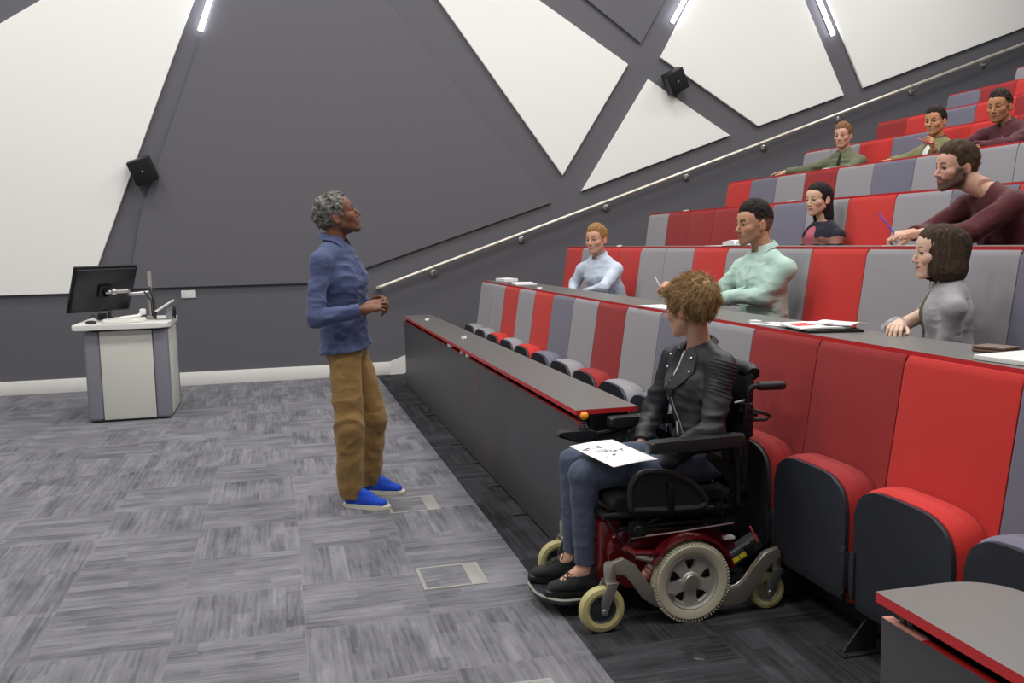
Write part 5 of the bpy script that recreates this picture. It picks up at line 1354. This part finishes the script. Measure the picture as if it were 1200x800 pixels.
# ---------------------------------------------------------------- the powered wheelchair
def wheelchair():
    t = empty('powered_wheelchair', (1.5, 3.5, 0), label='powered wheelchair with maroon base, black seat and an orange-topped joystick', cat='wheelchair')
    o0 = Vector((1.5, 3.5, 0))
    def P_(x, y, z): return Vector((x, y, z))-o0
    def fin(name, bm, m, par=t, **k):
        for v in bm.verts: v.co -= o0
        return obj(name, bm, m, par, **k)
    # maroon base and fenders
    bm = BM()
    prof = round_poly([(1.20, .30), (1.24, .36), (1.36, .345), (1.62, .345), (1.74, .29), (1.76, .20), (1.70, .13), (1.30, .12), (1.22, .16)], .03, 4)
    add_prism(bm, prof, lambda u, v, w: (u, 3.30+w, v), .40, bev=.02, seg=3); fin('base_shell', bm, M['maroon'])
    bm = BM(); add_box(bm, 1.18, 1.27, 3.33, 3.67, .14, .40, bev=.02); add_box(bm, 1.17, 1.20, 3.40, 3.44, .30, .42, bev=.006); fin('front_shroud', bm, M['maroon'])
    bm = BM(); add_box(bm, 1.25, 1.72, 3.31, 3.69, .352, .372, bev=.006); add_box(bm, 1.33, 1.60, 3.36, 3.64, .372, .41, bev=.01); fin('lift_column', bm, M['black'])
    for s in (-1, 1):
        yc = 3.5+s*.275
        # fender: a curved strip over the drive wheel
        bm = BM(); a = []; n = 16
        for i in range(n+1):
            an = math.radians(12+140*i/n); ro, ri = .190, .178
            a.append([bm.verts.new((1.512+r_*math.cos(an), yc+w_, .158+r_*math.sin(an))) for r_, w_ in ((ri, -.030), (ro, -.026), (ro, .026), (ri, .030))])
        for q, w_ in zip(a, a[1:]):
            for k in range(4): bm.faces.new((q[k], q[(k+1) % 4], w_[(k+1) % 4], w_[k]))
        bm.faces.new(a[0]); bm.faces.new(a[-1][::-1]); fin('fender', bm, M['maroon'])
        bm = BM(); add_tube(bm, [(1.245, yc-s*.02, .315), (1.28, yc+s*.012, .300), (1.36, yc+s*.02, .292), (1.42, yc+s*.0, .30)], .012, 8); fin('bumper_strip', bm, M['maroon'])
        bm = BM(); add_tube(bm, [(1.30, yc-s*.03, .268), (1.345, yc, .262), (1.40, yc, .262)], .012, 8); fin('bumper_strip', bm, M['cast'])
        # drive wheel
        yo = 3.5+s*.31
        bm = BM(); R_, w = .160, .034
        pr = [(.112, -w*.75), (.125, -w*.95), (.145, -w), (.156, -w*.72), (.160, -w*.3), (.160, w*.3), (.156, w*.72), (.145, w), (.125, w*.95), (.112, w*.75)]
        add_lathe(bm, pr, (1.512, yc, .160), (0, 1, 0), 48, close=True)
        for i in range(72):     # tread lugs
            an = 2*PI*i/72
            for sd_ in (-1, 1):
                q = bmesh.ops.create_cube(bm, size=1)['verts']
                for v in q:
                    r_ = .1545+v.co.z*.012; b_ = an+(v.co.x*.038)+(.5*2*PI/72 if sd_ > 0 else 0)
                    v.co = Vector((1.512+r_*math.cos(b_), yc+sd_*(.018+v.co.y*.026), .160+r_*math.sin(b_)))
        wh = fin('drive_wheel', bm, M['tyre'])
        bm = BM(); add_lathe(bm, [(.117, -.018), (.117, .020), (.108, .026), (.104, .020), (.100, .006), (.100, -.018)], (1.512, yc, .160), (0, s, 0), 48, close=True)
        # five-hole face plate: hub plus broad spokes
        N_ = 60; ring_i, ring_o = [], []
        add_lathe(bm, [(0, .024), (.034, .022), (.040, .016), (.044, .006), (.044, -.01), (0, -.01)], (1.512, yc, .160), (0, s, 0), 32)
        for i in range(5):
            an = 2*PI*i/5+PI/2+PI/5*0+math.radians(180/5)
            pts = []
            for (r_, hw) in ((.030, .028), (.048, .023), (.064, .021), (.078, .025), (.090, .036), (.106, .055)): pts.append((r_, hw))
            outl = [(r_, h_) for r_, h_ in pts]+[(r_, -h_) for r_, h_ in pts[::-1]]
            add_prism(bm, outl, lambda u, v, w_, an=an: (1.512+u*math.cos(an)-v*math.sin(an), yc+s*(w_-.004), .160+u*math.sin(an)+v*math.cos(an)), .018, bev=.003)
        add_lathe(bm, [(.088, -.004), (.088, .010), (.092, .014), (.112, .016), (.112, -.004)], (1.512, yc, .160), (0, s, 0), 40, close=True)
        fin('hub', bm, M['silver_paint'], wh)
        bm = BM(); add_lathe(bm, [(0, -.022), (.105, -.022), (.105, -.012), (0, -.012)], (1.512, yc, .160), (0, s, 0), 32); fin('wheel_well', bm, M['black'], wh)
        bm = BM(); add_lathe(bm, [(0, .029), (.028, .028), (.031, .024), (.031, .0)], (1.512, yc, .160), (0, s, 0), 24); fin('hub_cap', bm, M['cast'], wh)
        # casters
        for (x, r_, w_, yy) in ((1.142, .091, .024, 3.5+s*.285), (1.857, .075, .018, 3.5+s*.265)):
            bm = BM(); add_lathe(bm, [(r_*.60, -w_*.7), (r_*.75, -w_), (r_*.92, -w_*.85), (r_, -w_*.3), (r_, w_*.3), (r_*.92, w_*.85), (r_*.75, w_), (r_*.60, w_*.7)], (x, yy, r_+.001), (0, 1, 0), 40, close=True)
            c = fin('caster', bm, M['caster_tyre'])
            bm = BM(); add_lathe(bm, [(0, w_*.55), (r_*.2, w_*.5), (r_*.35, w_*.25), (r_*.52, w_*.3), (r_*.62, w_*.65), (r_*.62, -w_*.65), (r_*.52, -w_*.3), (r_*.2, -w_*.5), (0, -w_*.55)], (x, yy, r_+.001), (0, 1, 0), 32); fin('caster_hub', bm, M['steel_dark'] if x < 1.5 else M['cast'], c)
            bm = BM(); top = r_*2+.014; hx = x+.035
            for q in (-1, 1):
                add_prism(bm, [(x-.014, r_-.006), (x+.010, r_-.010), (hx+.022, top), (hx-.022, top), (x-.012, r_+.05)], lambda u, v, ww, q=q: (u, yy+q*(w_+.010)-.003+ww, v), .006, bev=.002)
                add_lathe(bm, [(.013, 0), (.011, .006), (0, .009)], (x, yy+q*(w_+.013), r_), (0, q, 0), 14)
            add_box(bm, hx-.024, hx+.024, yy-w_-.013, yy+w_+.013, top-.004, top+.006, bev=.003)
            fin('fork', bm, M['silver'], c)
            bm = BM(); add_lathe(bm, [(.023, 0), (.024, .002), (.024, .062), (.020, .070), (0, .071)], (hx, yy, top+.004), (0, 0, 1), 20); fin('swivel_post', bm, M['cast'], c)
        # cast swing arms
        yy = 3.5+s*.285
        def swing(pts, wd, nm):
            bm = BM(); L_ = []; R__ = []
            for i, (u, v) in enumerate(pts):
                a_ = pts[max(0, i-1)]; b_ = pts[min(len(pts)-1, i+1)]; d = Vector((b_[0]-a_[0], b_[1]-a_[1])).normalized(); n_ = Vector((-d.y, d.x))*wd[i]
                L_.append((u+n_.x, v+n_.y)); R__.append((u-n_.x, v-n_.y))
            add_prism(bm, L_+R__[::-1], lambda u, v, w_: (u, yy-.014+w_, v), .028, bev=.005, seg=2); return fin(nm, bm, M['cast'])
        swing([(1.185, .245), (1.225, .258), (1.262, .235), (1.292, .185), (1.325, .135), (1.37, .105), (1.44, .10)], [.026, .028, .026, .024, .026, .03, .024], 'swing_arm')
        swing([(1.60, .085), (1.68, .075), (1.735, .085), (1.775, .125), (1.805, .18), (1.84, .222), (1.895, .238)], [.024, .035, .036, .028, .024, .026, .024], 'swing_arm')
        bm = BM(); add_tube(bm, [(1.30, yy-s*.03, .15), (1.37, yy-s*.03, .245)], .012, 10); add_tube(bm, [(1.31, yy-s*.03, .165+.0), (1.36, yy-s*.03, .23)], .018, 10); fin('damper', bm, M['cast'])
        for q in range(5):
            bm = BM(); add_lathe(bm, [(.019, -.003), (.022, 0), (.019, .003)], (1.312+q*.010, yy-s*.03, .168+q*.0125), (.6, 0, .8), 14, close=False); fin('spring_coil', bm, M['ink_red'])
    # motor pack behind
    for s in (-1, 1):
        bm = BM(); add_box(bm, -.085, .085, -.032, .032, -.036, .036, bev=.016, seg=3)
        xf(bm, 0, Matrix.Translation((1.785, 3.5+s*.19, .225)) @ Matrix.Rotation(math.radians(-28), 4, 'Y')); mo = fin('motor', bm, M['steel_dark'])
        bm = BM(); add_lathe(bm, [(0, .006), (.020, .006), (.024, 0)], (1.80, 3.5+s*.222, .245), (0, s, 0), 16); fin('release_knob', bm, M['black'], mo)
        bm = BM(); add_box(bm, -.03, .0, -.0335, -.0325, -.012, .008) if s < 0 else add_box(bm, -.03, .0, .0325, .0335, -.012, .008)
        add_box(bm, -.065, -.034, s*.0325-.0005, s*.0325+.0005, -.012, .008); xf(bm, 0, Matrix.Translation((1.785, 3.5+s*.19, .225)) @ Matrix.Rotation(math.radians(-28), 4, 'Y')); o = fin('warning_label', bm, M['yellow'], mo, smooth=False)
        bm = BM(); add_box(bm, 1.69, 1.74, 3.5+s*.20-.02, 3.5+s*.20+.02, .285, .297, bev=.003); xf(bm, 0, Matrix.Identity(4)); fin('bright_clip', bm, M['white_plastic'], mo)
    bm = BM(); add_tube(bm, [(1.80, 3.27, .335), (1.835, 3.27, .27)], .004, 6); fin('red_cable', bm, M['ink_red'])
    # seat frame
    bm = BM()
    for s in (-1, 1):
        y = 3.5+s*.235; add_tube(bm, [(1.17, y, .437), (1.72, y, .427)], .014, 10); add_tube(bm, [(1.26, y, .372), (1.70, y, .352)], .006, 8)
        for q in range(5): add_box(bm, 1.30+q*.085, 1.325+q*.085, y-.02, y+.02, .41, .45, bev=.004)
        for q in range(3): add_lathe(bm, [(.010, 0), (.010, .008), (0, .010)], (1.33+q*.12, y, .43), (0, s, 0), 10)
    for x in (1.19, 1.45, 1.69): add_box(bm, x-.015, x+.015, 3.28, 3.72, .418, .442, bev=.004)
    add_box(bm, 1.52, 1.58, 3.44, 3.56, .33, .42, bev=.008); fin('seat_frame', bm, M['dark_metal'])
    bm = BM(); add_tube(bm, [(1.28, 3.252, .345), (1.50, 3.252, .352), (1.72, 3.258, .362)], .0035, 6); fin('actuator_rod', bm, M['silver'])
    bm = BM(); add_box(bm, 1.27, 1.345, 3.245, 3.265, .345, .415, bev=.010)
    fin('tie_down_bracket', bm, M['dark_metal'])
    bm = BM(); add_lathe(bm, [(0, .003), (.018, .003), (.022, 0)], (1.308, 3.245, .372), (0, -1, 0), 18); 
    fin('tie_down_eye', bm, M['black'])
    bm = BM(); add_prism(bm, round_poly([(1.215, .445), (1.215, .490), (1.25, .502), (1.70, .495), (1.72, .445)], .015), lambda u, v, w: (u, 3.285+w, v), .43, bev=.014, seg=3); fin('seat_cushion', bm, M['black_fabric'])
    for s in (-1, 1):
        # side guard: bent frame around a black sheet
        y = 3.5+s*.262
        g = round_poly([(1.275, .458), (1.272, .56), (1.31, .607), (1.42, .604), (1.54, .545), (1.60, .462), (1.56, .445)], [.02, .04, .05, .08, .06, .02, .02], 5)
        bm = BM(); add_prism(bm, g, lambda u, v, w: (u, y-.003+w, v), .006); fin('side_guard', bm, M['black'])
        bm = BM(); pts = [(u, y, v) for u, v in g]; n = len(pts); add_tube(bm, pts+[pts[0]], .013, 8, caps=False); fin('guard_rim', bm, M['black_soft'])
        bm = BM(); add_box(bm, 1.425, 1.45, y-.010+s*.006, y+.010+s*.006, .43, .56, bev=.003); add_lathe(bm, [(.006, 0), (.006, .004), (0, .005)], (1.437, y+s*.014, .53), (0, s, 0), 8); fin('guard_bracket', bm, M['dark_metal'])
        # armrest
        x0, x1, zz = (1.335, 1.735, .712) if s < 0 else (1.385, 1.735, .700)
        ya = 3.5+s*.285
        bm = BM(); add_prism(bm, round_poly([(x0, -.033), (x1, -.033), (x1, .033), (x0, .033)], .018, 5), lambda u, v, w: (u, ya+v, zz+.022-w-(x1-u)*.012), .044, bev=.010, seg=3); ar = fin('armrest', bm, M['black_soft'])
        bm = BM()
        arm = round_poly([(1.60, .668), (1.68, .625), (1.745, .55), (1.775, .50), (1.76, .455), (1.715, .45), (1.70, .50), (1.66, .57), (1.595, .635), (1.58, .655)], .02, 4)
        add_prism(bm, arm, lambda u, v, w: (u, ya-s*.012-.008+w, v), .016, bev=.005); add_lathe(bm, [(.022, 0), (.022, .010), (.016, .014), (0, .014)], (1.735, ya-s*.012, .505), (0, s, 0), 20); add_lathe(bm, [(.007, .014), (.007, .020), (0, .021)], (1.735, ya-s*.012, .505), (0, s, 0), 10)
        add_tube(bm, [(1.45, ya, .685), (1.56, ya, .675), (1.70, ya, .685)], .010, 8); add_tube(bm, [(1.70, ya, .69), (1.715, ya, .60), (1.72, ya, .45)], .011, 8); add_tube(bm, [(1.66, ya-s*.02, .66), (1.675, ya-s*.02, .61), (1.65, ya-s*.02, .57)], .006, 8)
        fin('armrest_support', bm, M['dark_metal'], ar)
        # back posts, push handle, small lever
        yh = 3.5+s*.205
        bm = BM(); add_tube(bm, [(1.725, yh, .40), (1.765, yh, .60), (1.792, yh, .78)], .015, 12); add_box(bm, 1.775, 1.815, yh-.022, yh+.022, .70, .84, bev=.008); add_box(bm, 1.70, 1.765, yh-.018, yh+.018, .38, .47, bev=.01)
        for q in range(4): add_lathe(bm, [(.008, 0), (.008, .008), (0, .010)], (1.795, yh+s*.022, .715+q*.033), (0, s, 0), 10)
        fin('back_post', bm, M['dark_metal'])
        bm = BM(); add_tube(bm, [(1.795, yh, .76), (1.800, yh, .865)]+arc((1.835, yh, .868), .035, 180, 95, 6)+[(1.86, yh, .903)], .012, 12); ph = fin('push_handle', bm, M['dark_metal'])
        bm = BM(); add_tube(bm, [(1.843, yh, .903), (1.850, yh, .903), (1.955, yh, .900), (1.962, yh, .900)], [.014, .018, .018, .015], 14); fin('hand_grip', bm, M['black_soft'], ph)
        bm = BM(); add_tube(bm, [(1.80, yh, .79), (1.83, yh+s*.0, .805), (1.885, yh, .787), (1.90, yh, .778), (1.88, yh, .765), (1.81, yh, .768)], .008, 8); add_tube(bm, [(1.765, yh, .81), (1.80, yh, .80), (1.84, yh, .79)], .012, 8); fin('release_lever', bm, M['black'], ph)
    # backrest with a rolled top
    bm = BM(); add_prism(bm, round_poly([(1.795, .46), (1.815, .62), (1.835, .94), (1.870, .955), (1.868, .90), (1.845, .62), (1.830, .46)], [.01, 0, .015, .02, .01, 0, .01], 4), lambda u, v, w: (u-.025, 3.325+w, v), .35, bev=.012, seg=3)
    fin('backrest', bm, M['black_fabric'])
    bm = BM(); add_tube(bm, [(1.845, 3.335, .945), (1.845, 3.36, .955), (1.845, 3.64, .955), (1.845, 3.665, .945)], [.030, .036, .036, .030], 16); fin('backrest_roll', bm, M['black_soft'])
    bm = BM(); add_tube(bm, [(1.832, 3.322, .90), (1.825, 3.318, .87), (1.80, 3.318, .845), (1.76, 3.33, .835)], .004, 6); fin('white_piping', bm, M['white_plastic'])
    # joystick on the far armrest
    bm = BM(); add_prism(bm, round_poly([(1.135, .656), (1.16, .672), (1.30, .672), (1.335, .655), (1.31, .625), (1.24, .618)], .012, 4), lambda u, v, w: (u, 3.750+w, v), .062, bev=.010, seg=3); jb = fin('joystick_box', bm, M['black_soft'])
    bm = BM(); add_lathe(bm, [(.024, 0), (.024, .006), (.019, .009), (.020, .014), (.015, .018), (.016, .022), (.011, .027), (.012, .031), (.006, .036), (.006, .055)], (1.272, 3.78, .670), (0, 0, 1), 20); fin('rubber_boot', bm, M['dark_metal'], jb)
    bm = BM(); add_ball(bm, (1.272, 3.78, .733), .019); fin('ball_knob', bm, M['orange'], jb)
    bm = BM(); add_tube(bm, [(1.32, 3.785, .645), (1.40, 3.785, .655), (1.50, 3.785, .672)], .012, 8); add_tube(bm, [(1.31, 3.76, .63), (1.36, 3.74, .60), (1.42, 3.75, .61), (1.50, 3.76, .66)], .005, 6); fin('joystick_bar', bm, M['dark_metal'])
    # leg rest and foot plate
    bm = BM(); add_tube(bm, [(1.245, 3.5, .40), (1.235, 3.5, .22), (1.20, 3.5, .075)], .020, 10); add_box(bm, 1.12, 1.21, 3.44, 3.56, .055, .075, bev=.008); fin('leg_rest_post', bm, M['steel_dark'])
    bm = BM(); outl = round_poly([(1.21, 3.37), (1.21, 3.68), (1.05, 3.735), (.955, 3.64), (.955, 3.46), (1.03, 3.365)], [.02, .02, .05, .06, .06, .05], 6)
    add_prism(bm, outl, lambda u, v, w: (u, v, .072-w), .016, bev=.004); fp = fin('foot_plate', bm, M['steel_dark'])
    bm = BM(); pts = [(u, v, .075) for u, v in outl]; add_tube(bm, pts+[pts[0]], .0055, 6, caps=False); fin('plate_rim', bm, M['silver_paint'], fp)
    bm = BM()
    for q in range(7): add_box(bm, 1.0+q*.028, 1.012+q*.028, 3.49, 3.56, .072, .074)
    fin('grip_strip', bm, M['black'], fp)
    bm = BM(); add_tube(bm, [(1.13, 3.45, .40), (1.16, 3.40, .34), (1.20, 3.36, .30), (1.24, 3.35, .38)], .006, 6); add_tube(bm, [(1.20, 3.30, .42), (1.23, 3.29, .36), (1.27, 3.28, .30), (1.30, 3.28, .36), (1.40, 3.27, .41)], .006, 6); fin('cable_loom', bm, M['black'])
    return t
wheelchair()

# ---------------------------------------------------------------- papers, pens and small things
def sheet(name, c, w, d, rz, m, label, cat, th=.002, z=0, tilt=None, marks=None, bend=0, grp=None, corner=.0):
    t = bpy.data.objects
    bm = BM(); nx, ny = 8, 8; g = [[None]*(ny+1) for _ in range(nx+1)]
    f = lambda u, v: bend*(math.sin(PI*(u+.5))*.6+.4*v*v)
    for sgn, zz in ((1, th), (0, 0)):
        G_ = [[bm.verts.new((w*(i/nx-.5), d*(j/ny-.5), zz+f(i/nx-.5, j/ny-.5))) for j in range(ny+1)] for i in range(nx+1)]
        for i in range(nx):
            for j in range(ny): bm.faces.new((G_[i][j], G_[i+1][j], G_[i+1][j+1], G_[i][j+1]))
        if sgn: top = G_
        else: bot = G_
    ring = lambda G_: [G_[i][0] for i in range(nx)]+[G_[nx][j] for j in range(ny)]+[G_[i][ny] for i in range(nx, 0, -1)]+[G_[0][j] for j in range(ny, 0, -1)]
    a, b = ring(top), ring(bot)
    for i in range(len(a)): bm.faces.new((a[i], a[(i+1) % len(a)], b[(i+1) % len(a)], b[i]))
    o = obj(name, bm, m); o.location = c; o.rotation_euler = (tilt[0] if tilt else 0, tilt[1] if tilt else 0, rz)
    tag(o, label, cat, grp)
    for (x0, x1, y0, y1, mm, nm) in marks or []:
        bm = BM(); q = [bm.verts.new((x, y, th+.0006+f(x/w, y/d))) for x, y in ((x0, y0), (x1, y0), (x1, y1), (x0, y1))]; bm.faces.new(q); obj(nm, bm, mm, o, smooth=False)
    return o
rnd = random.Random(4)
mk = []
for (cx, cy, wd, n) in ((-.055, .075, .09, 9), (.01, .01, .08, 8), (-.05, -.05, .06, 3)):
    for q in range(n):
        a = cx+rnd.uniform(-wd/2, wd/2); b = cy+rnd.uniform(-.015, .015); mk.append((a, a+rnd.uniform(.006, .02), b, b+rnd.uniform(.004, .011), M['ink'], 'print_mark'))
for q in range(5): mk.append((-.06, -.005, .04-q*.006, .0415-q*.006, M['ink'], 'text_line'))
sheet('worksheet', (1.262, 3.395, .652), .215, .30, math.radians(16), M['paper'], 'white printed sheet on the lap of the woman in the wheelchair', 'paper', th=.002, tilt=(math.radians(5), 0), marks=mk, bend=.006)

def pen(a, b, m, label, r=.0042, tipm=None, cat='pen'):
    a = Vector(a); b = Vector(b); t = empty('pen', a, label=label, cat=cat); v = b-a
    bm = BM(); add_tube(bm, [v*.10, v*.97, v], [r, r, r*.7], 8); obj('barrel', bm, m, t)
    bm = BM(); add_tube(bm, [Vector((0, 0, 0)), v*.10], [r*.3, r], 8); obj('tip', bm, tipm or m, t)
pen((3.245, 4.345, 1.495), (3.20, 4.42, 1.612), M['purple'], 'purple pen in the hand of the bearded man in maroon', r=.0045)
pen((5.45, 6.75, 2.235), (5.34, 6.88, 2.30), M['pink'], 'pink pen held up by the man in the green bomber jacket', r=.005)
pen((2.375, 5.465, 1.170), (2.33, 5.48, 1.26), M['white_plastic'], 'white pen in the fist of the man in mint green', r=.0045)
zd = lambda r: RISE*r+.743
sheet('notepad', (2.33, 9.42, zd(1)+.001), .15, .28, .1, M['paper'], 'small white notepad standing nearest the wall on the desk behind the first row', 'notepad', th=.028)
sheet('notebook', (2.30, 8.62, zd(1)+.001), .20, .42, -.12, M['paper'], 'flat white notebook before the man in pale blue', 'notebook', th=.012)
pen((2.20, 8.75, zd(1)+.006), (2.27, 8.95, zd(1)+.006), M['black'], 'black pen lying beside the flat white notebook', r=.006)
sheet('paper_sheet', (2.24, 5.12, zd(1)+.001), .16, .36, .12, M['paper'], 'white sheet on the desk under the hand with the white pen', 'paper', th=.004)
o = sheet('clipboard', (2.31, 3.56, zd(1)+.001), .24, .31, -.25, M['black'], 'black clipboard lying on the desk behind the first row', 'clipboard', th=.010)
sheet('magazine', (2.28, 3.60, zd(1)+.012), .22, .29, -.15, M['paper'], 'white magazine with red printing on the black clipboard', 'magazine', th=.006, marks=[(-.09, .0, -.05, .08, M['ink_red'], 'red_block'), (.02, .08, -.10, -.06, M['ink'], 'print_mark')], bend=.004)
sheet('leaflet', (2.37, 3.52, zd(1)+.024), .11, .19, .3, M['paper'], 'small folded red and white leaflet on top of the magazine', 'leaflet', th=.004, marks=[(-.05, .05, -.08, .07, M['ink_red'], 'red_block')], bend=.014)
sheet('loose_sheet', (2.25, 3.86, zd(1)+.001), .14, .16, .3, M['paper'], 'small white sheet beside the magazine towards the man in mint green', 'paper', th=.002, marks=[(-.05, .0, .01, .06, M['ink'], 'print_mark')])
t = empty('wallet', (2.375, 2.63, zd(1)), rz=.25, label='small folded brown wallet on the desk by the woman in grey', cat='wallet')
for q in range(2):
    bm = BM(); add_box(bm, -.045, .045, -.06, .06, .001+q*.011, .011+q*.011, bev=.004); obj('leather_flap', bm, M['brown'], t)
bm = BM(); add_prism(bm, round_poly([(-.13, -.17), (.12, -.17), (.12, .10), (-.13, .10)], .015), lambda u, v, w: (u, v, .016-w), .014, bev=.003)
xf(bm, 0, Matrix.Rotation(.12, 4, 'Z')); o = obj('tablet', bm, M['white_plastic']); o.location = (2.31, 2.42, zd(1)); tag(o, 'white tablet cut off by the edge of the view on the near desk', 'tablet')
t = empty('open_book', (3.27, 6.03, zd(2)), rz=.2, label='thick white open book with black cover on the desk behind the second row', cat='book')
bm = BM(); add_box(bm, -.10, .10, -.15, .15, 0, .006, bev=.002); obj('cover', bm, M['black'], t)
for s in (-1, 1):
    bm = BM(); add_prism(bm, [(0, .006), (s*.02, .040), (s*.06, .045), (s*.14, .030), (s*.145, .008)], lambda u, v, w: (-.095+w, u, v), .19); obj('page_block', bm, M['paper'], t)
sheet('paper_sheet', (3.28, 6.38, zd(2)+.001), .18, .26, .1, M['paper'], 'white sheet lying beside the thick open book', 'paper', th=.004)
sheet('paper_sheet', (4.22, 5.98, zd(3)-RISE+.001-.0), .16, .2, 0, M['paper'], 'pale sheet in front of the long-haired woman', 'paper', th=.003).location = (3.30, 5.86, zd(2)+.001)
sheet('notebook', (3.30, 4.25, zd(2)+.001), .19, .27, .2, M['paper'], 'white notebook under the writing hand of the bearded man', 'notebook', th=.003)
# ---------------------------------------------------------------- camera, world, view
cam = bpy.data.cameras.new('camera'); co = bpy.data.objects.new('camera', cam); C.objects.link(co)
f_, pt, ro, ya = 1.07636287, .10809481, -.02151284, .24680085
fw = Vector((math.sin(ya)*math.cos(pt), math.cos(ya)*math.cos(pt), -math.sin(pt))); ri = Vector((math.cos(ya), -math.sin(ya), 0)); up = ri.cross(fw)
r2 = ri*math.cos(ro)+up*math.sin(ro); u2 = up*math.cos(ro)-ri*math.sin(ro)
co.matrix_world = Matrix(((r2.x, u2.x, -fw.x, 0), (r2.y, u2.y, -fw.y, 0), (r2.z, u2.z, -fw.z, 1.5), (0, 0, 0, 1)))
cam.sensor_width = 36; cam.lens = f_*1000/1200*36; cam.clip_start = .05
bpy.context.scene.camera = co
w = bpy.data.worlds.new('world'); bpy.context.scene.world = w; w.use_nodes = True
w.node_tree.nodes['Background'].inputs[0].default_value = (.8, .82, .85, 1); w.node_tree.nodes['Background'].inputs[1].default_value = .3
vs = bpy.context.scene.view_settings
bpy.context.scene.display_settings.display_device = 'sRGB'
vs.view_transform = 'Standard'; vs.look = 'None'; vs.gamma = 1; vs.use_curve_mapping = False; vs.exposure = 0.0
